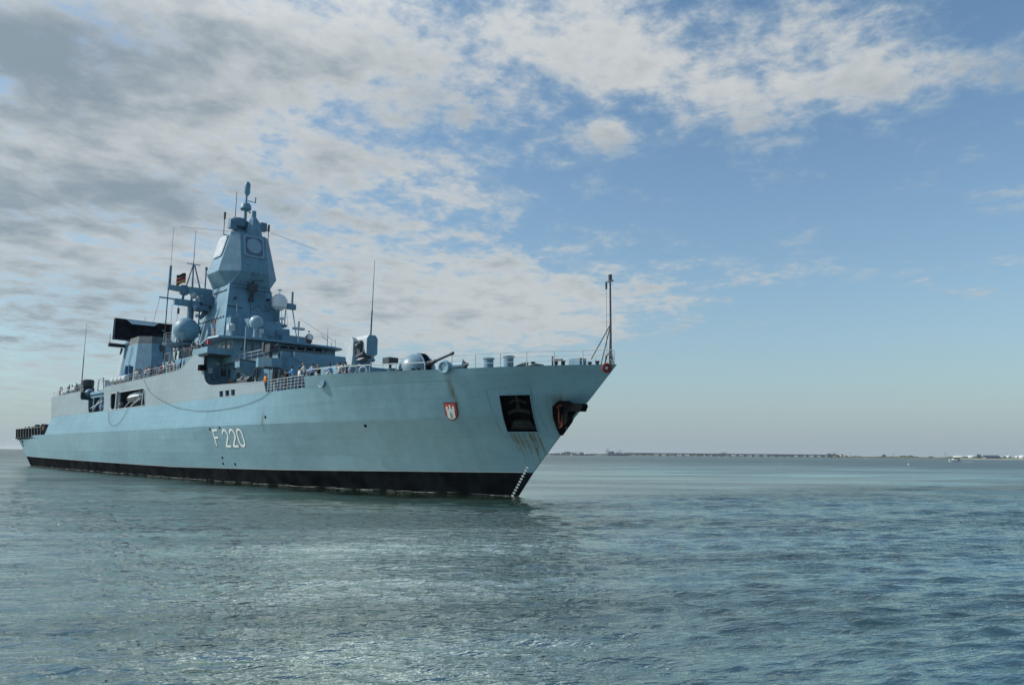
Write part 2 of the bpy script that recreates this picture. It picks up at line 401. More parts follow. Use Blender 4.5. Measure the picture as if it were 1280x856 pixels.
    lee = h.m('SUBTRACT', 1.0, h.m('MULTIPLY', h.m('MULTIPLY', h.ramp(oy, -30, -7), h.ramp(h.m('MULTIPLY', ox, -1.0), -12, 2)), .78))
    nt.links.new(h.m('MULTIPLY', h.m('MULTIPLY', gust, lee), h.m('ADD', 1.0, h.m('MULTIPLY', patch, h.ramp(dist, 15, 120, True, .25, .8)))), bp.inputs['Strength'])
    nt.links.new(hh, bp.inputs['Height']); nt.links.new(bp.outputs[0], b.inputs['Normal'])
    gl = h.n('ShaderNodeBsdfGlossy'); gl.inputs['Color'].default_value = (.85, .99, .90, 1); nt.links.new(rgh, gl.inputs['Roughness']); nt.links.new(bp.outputs[0], gl.inputs['Normal'])
    mx = h.n('ShaderNodeMixShader'); streak = h.noise(h.mapp(h.mapp(o, rot=(0, 0, -YAW)), sc=(.020, .0035, 1)), 1.0, 5, .6, .4); nt.links.new(h.m('MULTIPLY', h.ramp(streak, .35, .65, True, .20, .46), h.m('MULTIPLY', h.ramp(dist, 50, 500, True, 1.0, .25), h.m('SUBTRACT', 1.0, h.m('MULTIPLY', patch, .4)))), mx.inputs[0]); nt.links.new(b.outputs[0], mx.inputs[1]); nt.links.new(gl.outputs[0], mx.inputs[2])
    nt.links.new(mx.outputs[0], nt.nodes['Material Output'].inputs['Surface'])
    me.materials.append(w)
    ob = bpy.data.objects.new('water', me); COL.objects.link(ob); tag(ob, kind='structure', label='choppy green grey river water reaching to the horizon')
water()

# ------------------------------------------------------------------ hull form
def pchip(xs, ys, q):
    xs = np.array(xs, float); ys = np.array(ys, float); h_ = np.diff(xs); d_ = np.diff(ys)/h_
    m_ = np.zeros(len(xs)); m_[0], m_[-1] = d_[0], d_[-1]
    for i in range(1, len(xs)-1):
        if d_[i-1]*d_[i] > 0:
            w1, w2 = 2*h_[i]+h_[i-1], h_[i]+2*h_[i-1]; m_[i] = (w1+w2)/(w1/d_[i-1]+w2/d_[i])
    q = np.clip(q, xs[0], xs[-1]); i = np.clip(np.searchsorted(xs, q)-1, 0, len(xs)-2); t = (q-xs[i])/h_[i]
    return ((1+2*t)*(1-t)**2*ys[i]+t*(1-t)**2*h_[i]*m_[i]+t*t*(3-2*t)*ys[i+1]+t*t*(t-1)*h_[i]*m_[i+1])
STEM = ([-2, 0, 1.85, 2.92, 5.45, 7.5, 9.2, 9.6], [-1.3, 0, 1.64, 2.72, 5.36, 7.75, 9.52, 9.9])
def stem_x(z): return float(np.interp(z, *STEM))
def stern_x(z): return -129.3-0.95*min(max(z, -2), 5.67)
AFTL = [  # z, half-breadths at x = -130, -115, -100, -80, -60, -45, -35
    (-2.0, [5.2, 6.3, 6.8, 7.0, 7.0, 6.7, 6.0]), (0.0, [6.3, 6.9, 7.15, 7.3, 7.3, 7.1, 6.7]), (2.92, [7.25, 7.8, 8.05, 8.18, 8.18, 8.1, 7.8]),
    (5.67, [8.1, 8.6, 8.8, 8.85, 8.85, 8.85, 8.8]), (8.6, [7.7, 8.1, 8.35, 8.35, 8.35, 8.35, 8.35]), (9.6, [7.7, 8.1, 8.3, 8.3, 8.3, 8.35, 8.5])]
FWDX = [-27, -21, -17, -12.5, -8, -4, -1, 2, 4.5, 7]
FWDL = [[5.0, 4.1, 3.3, 2.3, 1.3, .55, .08], [6.3, 5.5, 4.7, 3.5, 2.3, 1.2, .42], [7.5, 6.8, 6.1, 5.0, 3.75, 2.5, 1.45, .32],
        [8.6, 8.2, 7.75, 6.95, 5.85, 4.6, 3.5, 2.2, .75], [8.4, 8.52, 8.58, 8.1, 7.1, 5.95, 4.95, 3.75, 2.55, 1.15], [8.7, 8.9, 8.95, 8.6, 7.6, 6.4, 5.35, 4.35, 3.25, 1.95]]
_cache = {}
def lvl_b(k, x):
    z = AFTL[k][0]
    if k not in _cache:
        xs = [-130, -115, -100, -80, -60, -45, -35]; ys = list(AFTL[k][1]); n = len(FWDL[k])
        xs += FWDX[:n]; ys += FWDL[k]; xs.append(stem_x(z)); ys.append(.045)
        _cache[k] = (xs, ys)
    return float(pchip(_cache[k][0], _cache[k][1], np.array([x]))[0])
LV = [a[0] for a in AFTL]
def half_breadth(x, z):
    z = min(max(z, LV[0]), LV[-1]); k = min(max(int(np.searchsorted(LV, z))-1, 0), len(LV)-2)
    f = (z-LV[k])/(LV[k+1]-LV[k]); s0, s1, sz = stem_x(LV[k]), stem_x(LV[k+1]), stem_x(z)
    # move along the waterlines so that both end at the stem
    if x > -20:
        t = (x+20)/(sz+20); a, b = lvl_b(k, -20+t*(s0+20)), lvl_b(k+1, -20+t*(s1+20))
    else: a, b = lvl_b(k, x), lvl_b(k+1, x)
    return a*(1-f)+b*f
def zbt(x): return float(np.interp(x, [-135, -127, -83, -50, -25, -12, 2], [1.85, 1.80, 1.5, 1.32, 1.5, 1.66, 1.82]))
def ztop(x): return float(np.interp(x, [-17.4, -10, -2, 9.7], [9.50, 9.40, 9.26, 9.20]))
def hp(x, z, off=0.0):       # a point on the starboard shell, pushed outward by off
    e = .15; b0 = half_breadth(x, z)
    p = Vector((x, -b0, z)); tx = Vector((e, -(half_breadth(x+e, z)-b0), 0)); tz = Vector((0, -(half_breadth(x, z+e)-b0), e))
    n_ = tx.cross(tz).normalized(); 
    if n_.y > 0: n_ = -n_
    return p+n_*off

ship = empty('warship', (-62, 0, 0))
tag(ship, 'long grey naval frigate with hull number F 220 and a tall faceted radar mast', 'warship')

def hull():
    xa = list(np.linspace(-130, -111, 9))+[-109.0, -107.3]+list(np.linspace(-105, -22, 42)); xf = list(np.linspace(0, 1, 46))
    b = B(); rows = ['k', 0.0, 'bt', 2.92, 4.3, 5.67, 7.1, 8.6]; N = len(xa)+len(xf)-0
    cols = []
    for ci in range(N):
        col = []
        for rw in rows:
            if ci < len(xa): x = xa[ci]
            else: x = None
            z = -2.0 if rw == 'k' else (zbt(x if x is not None else -20+xf[ci-len(xa)]*21.6) if rw == 'bt' else rw)
            if x is None: x = -20+xf[ci-len(xa)]*(stem_x(z)+20)
            aft = x < -108
            if aft and z > 5.7: z = 5.67+(z-5.67)*.004
            if x < -110: x = -110-(x+110)/-20*(-stern_x(z)-110)
            col.append((x, -half_breadth(min(x, stem_x(z)), z if not aft else min(z, 5.67)), z))
        cols.append(col)
    nr = len(rows); vs = [p for c in cols for p in c]; fs = []; ms = []
    for i in range(N-1):
        for j in range(nr-1):
            fs.append((i*nr+j, (i+1)*nr+j, (i+1)*nr+j+1, i*nr+j+1)); ms.append(1 if j < 2 else 0)
    k = len(vs); vs += [(x, -y, z) for x, y, z in vs]
    for f, m_ in list(zip(fs, ms)): fs.append(tuple(i+k for i in reversed(f))); ms.append(m_)
    for i in range(N-1):   # deck and bottom
        a, c = i*nr, (i+1)*nr; fs.append((a, k+a, k+c, c)); ms.append(1)
        a, c = a+nr-1, c+nr-1; fs.append((a, c, k+c, k+a)); ms.append(2)
    for j in range(nr-1):  # transom and stem
        fs.append((j, j+1, k+j+1, k+j)); ms.append(1 if j < 2 else 0)
        a = (N-1)*nr+j; fs.append((a, k+a, k+a+1, a+1)); ms.append(1 if j < 2 else 0)
    b.v = vs; b.f = fs; b.m = ms
    o = b.obj('hull', [M_HULL, M_BOOT, M_DECK, M_BLACK], ship)
    me = o.data
    bm = bmesh.new(); bm.from_mesh(me); bmesh.ops.remove_doubles(bm, verts=bm.verts, dist=.0005); bmesh.ops.recalc_face_normals(bm, faces=bm.faces)
    for f in bm.faces: f.smooth = True
    for e in bm.edges:
        z0_, z1_ = e.verts[0].co.z, e.verts[1].co.z; x_ = e.verts[0].co.x
        on = lambda q: abs(z0_-q) < .02 and abs(z1_-q) < .02
        if len(e.link_faces) == 2 and e.calc_face_angle(0) > R(24): e.smooth = False
        if (on(5.67) and x_ < -3) or (on(2.92) and x_ < -14) or on(8.6): e.smooth = False
    bm.to_mesh(me); bm.free()
    # pocket of the starboard anchor, cut into the shell
    c = B(); q = [(1.45, 7.34), (3.63, 7.35), (3.02, 4.73), (.91, 4.73)]
    c.loft([[tuple(hp(x, z, 1.0)) for x, z in q], [tuple(hp(x, z, -.72)) for x, z in q]])
    cut = c.obj('cutter', M_BLACK)
    cut.location = o.matrix_world.translation*0
    md = o.modifiers.new('pocket', 'BOOLEAN'); md.object = cut; md.operation = 'DIFFERENCE'; md.solver = 'EXACT'; md.use_hole_tolerant = True
    bpy.context.view_layer.update()
    dg = bpy.context.evaluated_depsgraph_get()
    nm = bpy.data.meshes.new_from_object(o.evaluated_get(dg)); o.modifiers.clear(); o.data = nm
    bpy.data.objects.remove(cut)
    print('hull faces', len(nm.polygons))
    return o
hull_o = hull()

def strip(name, xs, z0f, z1f, th, mats, parent, off=0.0, port=True):
    """a strake following the hull sides"""
    b = B()
    for sgn in ((-1, 1) if port else (-1,)):
        n = len(xs); rings = []
        for x in xs:
            ya, yb = half_breadth(x if x < 8.8 else min(x, stem_x(z0f(x))), z0f(x)), half_breadth(x, z1f(x))
            rings.append([(x, sgn*(ya+off), z0f(x)), (x, sgn*(yb+off), z1f(x)), (x, sgn*max(yb-th, .0), z1f(x)), (x, sgn*max(ya-th, .0), z0f(x))])
        b.loft(rings, 0)
    return b.obj(name, mats, parent, smooth=True, angle=20)

def bulwark():
    b = B(); n = 40
    for sgn in (-1, 1):
        rings = []
        for i in range(n+1):
            t = i/n; r_ = []
            for z in (8.5, 8.9, None):
                zz = z if z else ztop(-17.3+t*27)
                x = -17.3+(0.12 if z is None else 0)+t*(stem_x(zz)+17.3)
                x = min(x, stem_x(zz)); y = half_breadth(x, zz)+.015; r_.append((x, y, zz))
            o_ = [(x, sgn*y, z) for x, y, z in r_]; i_ = [(x-.02, sgn*max(y-.10, .002), z) for x, y, z in reversed(r_)]
            rings.append(o_+i_)
        b.loft(rings, 0)
    b.obj('bow_bulwark', [M_HULL], ship, smooth=True, angle=40)
    d = B(); xs = np.linspace(-17.2, 9.0, 30)
    def dz(x): return ztop(x)-.05-(.75 if x < -11 else 0)
    d.loft([[(x, -half_breadth(min(x, stem_x(8.6)-.01), min(dz(x), 9.1))+.14, dz(x)), (x, half_breadth(min(x, stem_x(8.6)-.01), min(dz(x), 9.1))-.14, dz(x))] for x in xs], 0, False, False)
    d.obj('foredeck', [M_DECK], ship)
bulwark()

# ------------------------------------------------------------------ marks on the hull
def ribbon(b, pts, w, off, close=False, mi=0, grow=0.0):
    """a painted stroke along (x,z) points wrapped on the shell"""
    n = len(pts); L_, R_ = [], []
    for i in range(n):
        p = Vector(pts[i]); a = Vector(pts[(i-1) % n] if (close or i > 0) else pts[i]); c = Vector(pts[(i+1) % n] if (close or i < n-1) else pts[i])
        d1 = (p-a); d2 = (c-p); d1 = d1.normalized() if d1.length > 1e-6 else d2.normalized(); d2 = d2.normalized() if d2.length > 1e-6 else d1
        n1 = Vector((-d1.y, d1.x)); n2 = Vector((-d2.y, d2.x)); m_ = (n1+n2).normalized(); s_ = (w/2+grow)/max(m_.dot(n1), .45)
        ext = Vector((0, 0))
        if not close and i == 0: ext = -d2*grow
        if not close and i == n-1: ext = d1*grow
        L_.append(p+m_*s_+ext); R_.append(p-m_*s_+ext)
    vs = [tuple(hp(q.x, q.y, off)) for q in L_]+[tuple(hp(q.x, q.y, off)) for q in R_]
    fs = [(i, (i+1) % n, n+(i+1) % n, n+i) for i in range(n if close else n-1)]
    b.add(vs, fs, mi)
def hull_number():
    H_ = 1.62; z0_ = 3.66; b = B(); glyphs = []
    def arc(cx, cz, rx, rz, a0, a1, k=9): return [(cx+rx*math.cos(R(a0+(a1-a0)*i/k)), cz+rz*math.sin(R(a0+(a1-a0)*i/k))) for i in range(k+1)]
    W_ = 1.08
    F1 = [(0, 0), (0, H_), (W_*1.05, H_)]; F2 = [(0, H_*.54), (W_*.85, H_*.54)]
    two = arc(W_/2, H_-.50, W_/2, .50, 175, -25)+[(.02, 0)]
    two2 = [(.02, .0), (W_*1.05, .0)]
    zero = arc(W_/2, H_-.48, W_/2, .48, 180, 0, 8)+arc(W_/2, .48, W_/2, .48, 0, -180, 8)
    for x_, shapes in ((-36.5, [(F1, False), (F2, False)]), (-34.3, [(two, False), (two2, False)]), (-32.65, [(two, False), (two2, False)]), (-31.05, [(zero, True)])):
        for pts, cl_ in shapes:
            q = [(x_+a, z0_+c) for a, c in pts]
            ribbon(b, [(a+.04, c-.03) for a, c in q], .20, .016, cl_, 1, .03)
            ribbon(b, q, .21, .024, cl_, 0)
    b.obj('hull_number', [M_WHITE, M_DARK], hull_o)
hull_number()

def shield():
    b = B(); cx, cz = -2.62, 6.28; w, h_ = .80, .86; K = .60
    def sh(s_, n=14):
        pts = [(-w*s_, h_*s_), (w*s_, h_*s_), (w*s_, -.1*s_)]
        pts += [(w*s_*math.cos(R(t)), -.1*s_-h_*.95*s_*math.sin(R(t))) for t in np.linspace(0, 180, n)[1:-1]]+[(-w*s_, -.1*s_)]
        return pts
    def put(pts, off, mi):
        b.plate([[(a, c) for a, c in pts]], lambda a, c, d: tuple(hp(cx+a*K+(c*.12), cz+c*K*1.12, off-d)), .05, mi)
    put(sh(1.10), .06, 0); put(sh(.98), .10, 1)
    # white castle with three towers on the red field
    put([(-.52, -.62), (-.2, -.80), (.2, -.80), (.52, -.62), (.52, .18), (.60, .18), (.60, .30), (-.60, .30), (-.60, .18), (-.52, .18)], .14, 2)
    for tx, hh in ((-.42, .52), (0, .66), (.42, .52)):
        put([(tx-.11, .28), (tx+.11, .28), (tx+.11, hh-.06), (tx+.15, hh), (tx-.15, hh), (tx-.11, hh-.06)], .14, 2)
    for tx in (-.42, 0, .42): put([(tx-.05, .72), (tx, .67), (tx+.05, .72), (tx, .77)], .14, 2)
    put([(-.13, -.72), (.13, -.72), (.13, -.2), (0, -.05), (-.13, -.2)], .17, 3)
    b.obj('coat_of_arms', [M_DARK, mat('shield_red', (.42, .02, .02), .4), M_WHITE, mat('gate_grey', (.30, .31, .30), .5)], hull_o)
shield()

def draught_marks():
    for i in range(11):
        z = .08+i*.21; x = -.42+z*.78; b = B()
        for k in range(1):
            b.plate([[(-.085, -.065), (.085, -.065), (.085, .065), (-.085, .065)]], lambda a, c, d: tuple(hp(x+a, z+c, .03-d)), .02, 0)
        b.obj('draught_mark', [M_WHITE], hull_o)
    b = B()
    for x in np.arange(-128, 1.2, 2.0):
        b.add([tuple(hp(x, zbt(x)+.0, .012)), tuple(hp(x+2, zbt(x+2), .012)) if x+2 < stem_x(1.8) else tuple(hp(x+.8, zbt(x+.8), .012)),
               tuple(hp(x+2, zbt(x+2)+.05, .012)) if x+2 < stem_x(1.8) else tuple(hp(x+.8, zbt(x+.8)+.05, .012)), tuple(hp(x, zbt(x)+.05, .012))], [(0, 1, 2, 3)])
    b.obj('boot_line', [M_PALE], hull_o)
draught_marks()
def waterline_scum():
    rr = random.Random(5); b = B(); x = -129.0; prev = None
    while x < -.2:
        t = max(0, .01+.03*rr.random()+.02*math.sin(x*1.7)); z = .09+.04*math.sin(x*.9)
        cur = (hp(x, z, .012), hp(x, z+t, .012))
        if prev and rr.random() > .12: b.add([tuple(prev[0]), tuple(cur[0]), tuple(cur[1]), tuple(prev[1])], [(0, 1, 2, 3)])
        prev = cur; x += .45
    tag(b.obj('waterline_scum', [mat('dried_salt', (.17, .20, .18), .9, var=.5, vscale=3)], hull_o), kind='stuff')
    b = B(); x = -128.0
    while x < .5:       # thin broken lapping foam against the plating
        w = rr.random()**2*(.30 if x > -30 else .16)+.02; l = rr.uniform(.3, 1.5)
        if rr.random() < (.75 if x > -25 else .45):
            n = 5; pts = []
            for i in range(n+1):
                q = x+l*i/n; pts.append((q, -(half_breadth(min(q, 0), 0)+.01)))
            out = [(px_, py_-w*math.sin(math.pi*i/n)*rr.uniform(.5, 1)-.01) for i, (px_, py_) in enumerate(pts)]
            vs = [(a, c, .055) for a, c in pts]+[(a, c, .045) for a, c in out]
            b.add(vs, [(i, i+1, n+2+i, n+1+i) for i in range(n)])
        x += l
    o = b.obj('foam', [mat('foam_white', (.55, .60, .58), .8, var=.3, vscale=5)]); tag(o, 'thin broken foam lapping along the frigate waterline', None, None, 'stuff')
waterline_scum()

def anchors():
    # starboard anchor housed in its pocket: flukes and crown
    b = B()
    b.path([tuple(hp(x, z, -.35)) for x, z in ((1.5, 5.95), (2.0, 6.12), (2.5, 6.12), (3.0, 5.98))], .13, 8)
    b.path([tuple(hp(x, z, -.5)) for x, z in ((1.75, 6.6), (2.1, 6.75), (2.6, 6.75), (2.95, 6.6))], .10, 8)
    b.tube(hp(2.3, 6.1, -.4), hp(2.4, 7.2, -.65), .12)
    n4 = [(1.15, 4.8), (2.95, 4.8), (2.7, 5.35), (1.6, 5.35)]
    b.loft([[tuple(hp(x, z, -.25)) for x, z in n4], [tuple(hp(x, z, -.55)) for x, z in n4]])
    b.torus(hp(2.3, 6.5, -.35), .15, .04, (1, .6, 0))
    b.obj('anchor', [mat('anchor_iron', (.018, .02, .022), .8, var=.4, spec=.2)], ship)
    # frame of the pocket
    b = B(); q = [(1.45, 7.34), (3.63, 7.35), (3.02, 4.73), (.91, 4.73)]
    for i in range(4):
        a, c = Vector(q[i]), Vector(q[(i+1) % 4]); pts = [a.lerp(c, t) for t in np.linspace(0, 1, 6)]
        b.path([tuple(hp(p.x, p.y, .02)) for p in pts], .045, 5)
    fr = b.obj('pocket_frame', [M_GREY], ship)
    b = B(); q = [(.63, 7.73), (3.76, 7.86), (3.61, 4.73), (.45, 4.73)]
    for i in (0, 1, 3):
        a, c = Vector(q[i]), Vector(q[(i+1) % 4]); pts = [a.lerp(c, t) for t in np.linspace(0, 1, 8)]
        b.path([tuple(hp(p.x, p.y, .0)) for p in pts], .022, 4)
    b.obj('pocket_seam', [M_GREY], ship)
    # stem anchor in its bolster, one fluke standing out past the stem
    b = B()
    out = [(4.35, 5.0), (4.5, 5.8), (4.8, 6.55), (5.25, 6.86), (5.9, 6.84), (6.2, 6.5), (6.0, 6.1), (5.6, 5.75), (5.2, 5.3), (4.75, 4.85), (4.4, 4.5)]
    def oy(x, z): return half_breadth(min(x, stem_x(z)), z)
    ri = []
    for off in (-.25, .06, .20):
        s_ = 1.0 if off < .2 else .88
        cx = sum(p[0] for p in out)/len(out); cz = sum(p[1] for p in out)/len(out)
        ri.append([(cx+(x-cx)*s_, -(oy(x, z)+off), cz+(z-cz)*s_) for x, z in out])
    b.loft(ri, 0)
    bl = b.obj('anchor_bolster', [M_BLACK], ship, smooth=True, angle=50)
    b = B()
    b.yprism([(4.85, 6.5), (5.2, 6.75), (7.25, 6.60), (7.33, 6.42), (7.25, 6.3), (7.15, 6.08), (5.95, 6.12), (5.9, 5.4), (5.5, 5.05), (5.0, 5.2)], -.98, -.40)
    b.tube((5.4, -1.05, 6.5), (5.2, -.9, 5.1), .16, .2)
    an = b.obj('anchor', [M_BLACK], ship)
    b = B(); b.yprism([(5.15, 5.0), (5.45, 5.05), (5.5, 5.9), (5.3, 6.0)], -1.04, -.97); b.yprism([(5.1, 6.35), (5.55, 6.5), (5.3, 6.62)], -1.14, -.97)
    b.path([(5.2, -1.22, 6.5), (5.35, -1.22, 6.2), (5.3, -1.18, 5.7), (5.35, -1.06, 5.2)], .03)
    b.obj('rust_patch', [mat('fresh_rust', (.20, .04, .015), .8, var=.5, vscale=4)], an)
    # red bullnose at the stem head
    b = B(); ax = (1.0, -.75, 0.15)
    b.torus((9.08, -.50, 8.95), .23, .12, ax)
    bn = b.obj('bullnose', [M_RED], ship, smooth=True)
    b = B(); c = Vector((9.08, -.50, 8.95)); a_ = Vector(ax).normalized()
    b.tube(c-a_*.25, c-a_*.02, .19, .19, 16); b.obj('bullnose_sky_fill', [M_RADOMEW], bn)  # pale fill painted as the bright sky seen through the ring
    # ring fairleads
    def fairlead(c, ax, r_, hang):
        b = B(); b.torus(c, r_, .13 if not hang else .07, ax); o = b.obj('fairlead', [M_GREY], ship, smooth=True)
        c = Vector(c); a_ = Vector(ax).normalized(); b = B()
        b.tube(c-a_*.5, c+a_*.02, r_+.02, r_+.02, 20); b2 = b.obj('fairlead_lining', [M_GREY2 if hang else M_RADOME], o, smooth=True)
        b = B(); b.tube(c+a_*.0, c+a_*.03, r_*.55, r_*.55, 16); b.obj('fairlead_opening', [M_RADOMEW], b2) if False else None
    fairlead((-1.9, -5.75, 9.40), (.35, -1, -.1), .40, False)
    fairlead((-14.75, -half_breadth(-14.75, 8.93)-.02, 8.93), (.06, -1, 0), .46, True)
    b = B()
    for x, z in ((-24.9, 6.3), (-37.1, 5.4), (-34.6, 5.5), (-11.2, 5.3), (-36, 2.5), (-33.5, 1.9), (-36.2, 1.9)):
        p = hp(x, z, .0); q = hp(x, z, .05); b = B(); b.tube(p, q, .13, .13, 10)
        b.obj('hull_outlet', [M_BLACK], hull_o)
    b = B()
    for z in (4.6, 3.9): b.tube(hp(-131, z, 0), hp(-131, z, .05), .16, .16, 8)
    b.tube(hp(-130.8, 4.9, .03), hp(-130.9, 4.3, .03), .12, .12, 6)
    b.obj('stern_scupper', [M_BLACK], hull_o)
anchors()

# ------------------------------------------------------------------ deckhouse sides and decks
def sy(z): return 8.35-.055*(z-8.6)
def rrect(x0, x1, z0, z1, r=.45, n=5):
    pts = []
    for cx, cz, a in ((x1-r, z1-r, 0), (x0+r, z1-r, 90), (x0+r, z0+r, 180), (x1-r, z0+r, 270)):
        pts += [(cx+r*math.cos(R(a+90*i/n)), cz+r*math.sin(R(a+90*i/n))) for i in range(n+1)]
    return pts
OUT = [(-107.3, 8.6), (-109.4, 12.07), (-90.7, 12.18), (-90.5, 11.2), (-90.0, 10.86), (-86.0, 10.62), (-85.5, 10.3), (-84.8, 9.0), (-84.4, 8.66), (-77.0, 8.66), (-76.8, 9.0), (-78.3, 12.11),
       (-61, 12.25), (-51, 12.38), (-49.3, 12.46), (-48.2, 12.6), (-46.9, 13.1), (-45.9, 13.56), (-45.0, 13.92), (-44.2, 14.14), (-41.5, 14.25), (-41.55, 12.6), (-41.2, 11.5),
       (-40.7, 10.8), (-40.2, 10.4), (-39.4, 10.12), (-38.2, 9.99), (-26.1, 9.65), (-25.4, 8.6)]
holes = [[(x+(10.9-z)*.42, z) for x, z in rrect(-74.5, -60.1, 8.70, 10.98, .5)]]+[[(x+.15, 8.66), (x+1.0, 8.66), (x+.8, 9.32), (x-.05, 9.32)] for x in (-36.2, -34.7, -33.3)]
def side_walls():
    for s_ in (-1, 1):
        b = B(); b.plate([OUT]+holes, lambda a, c, d: (a, s_*(sy(c)-d), c), .12)
        b.obj('deckhouse_side', [M_SIDE], ship)
    # bright rounded lip round the openings
    b = B()
    for h_ in holes: b.path([(x, -sy(z)-.01, z) for x, z in h_+h_[:2]], .045 if len(h_) > 5 else .03, 5)
    top = OUT[1:3]+[]; b.path([(x, -sy(z)-.01, z+.02) for x, z in OUT[11:28]], .035, 5)
    b.path([(x, -sy(z)-.01, z+.02) for x, z in OUT[1:3]], .035, 5)
    b.obj('opening_lip', [M_PALE], ship)
side_walls()
def decks():
    b = B()
    b.box(-109.0, -90.6, -8.0, 8.0, 11.9, 12.02); b.box(-78.2, -46.5, -8.0, 8.0, 12.02, 12.14); b.box(-92.0, -78.5, -5.4, 5.4, 12.0, 12.12)
    b.box(-41.9, -25.5, -8.2, 8.2, 8.62, 8.72)
    b.box(-133.5, -108.5, -7.9, 7.9, 5.69, 5.72)
    b.obj('weather_deck', [M_DECK], ship)
    b = B()
    # transverse walls and the inner walls of the boat bay and the waist
    b.yprism([(-108.0, 5.7), (-107.0, 5.7), (-109.0, 12.05), (-109.4, 12.05)], -8.0, 8.0)
    for s_ in (-1, 1):
        b.box(-92, -46, min(s_*5.4, s_*5.25), max(s_*5.4, s_*5.25), 8.6, 12.1)
    b.box(-92.2, -92.0, -8.0, 8.0, 8.6, 12.0); b.box(-77.0, -76.8, -8.1, 8.1, 8.6, 12.0); b.box(-58.9, -58.7, -8.1, 8.1, 8.6, 12.0)
    b.obj('inner_bulkhead', [M_GREY], ship)
    # bulkhead facing the bow at the break of the high side
    b = B(); b.xprism([(-8.24, 8.65), (8.24, 8.65), (7.95, 14.15), (-7.95, 14.15)], -41.8, -41.6)
    b.obj('forward_bulkhead', [M_GREY], ship)
    b = B(); b.box(-58, -41.9, -7.1, 7.1, 12.32, 14.1)   # house one level up, carrying the mast
    b.obj('upper_deckhouse', [M_GREY], ship)
    # hangar door seam on the aft wall is out of sight; dark low door at the foot of the forward bulkhead
    b = B(); b.plate([[(-7.7, 8.8), (-6.3, 8.8), (-6.3, 10.5), (-6.6, 10.75), (-7.3, 10.75), (-7.6, 10.5)]], lambda a, c, d: (-41.86-d*.5, a, c), .05)
    b.obj('bulkhead_door', [M_BLACK], ship)
decks()

def forward_house():
    b = B()
    ys, x0, x1 = 5.5, -42, -28.6
    # lower block: near-vertical sides, front leaning back
    b.prism([(x0, -ys), (-28.2, -ys), (-27.3, -4.4), (-27.3, 4.4), (-28.2, ys), (x0, ys)], 8.65, [(x0, -ys), (-29.3, -ys), (-29.0, -4.4), (-29.0, 4.4), (-29.3, ys), (x0, ys)], 12.72)
    b.obj('forward_deckhouse', [M_GREY], ship)
    # dark parapet in front of the bridge, with one rounded lower corner
    b = B()
    arc_ = [(-4.3+1.3-1.3*math.cos(R(t)), 12.0+.9-.9*math.sin(R(t))) for t in range(0, 91, 15)]
    poly = [(-4.3, 13.08)]+arc_+[(4.3, 12.0), (4.3, 13.08)]
    b.plate([poly], lambda a, c, d: (-28.15-d-(13.08-c)*.02, a, c), .2); b.obj('bridge_parapet', [M_GREY], ship)
    b = B(); b.box(-38.8, -29.2, -5.5, 5.5, 12.7, 12.86); b.obj('catwalk_deck', [M_DECK], ship)
    b = B(); b.plate([[(-5.35, 12.4), (-4.3, 12.4), (-4.3, 13.12), (-5.3, 13.12)]], lambda a, c, d: (-28.93-d, a, c), .1)
    b.obj('parapet_end', [M_GREY], ship)
forward_house()

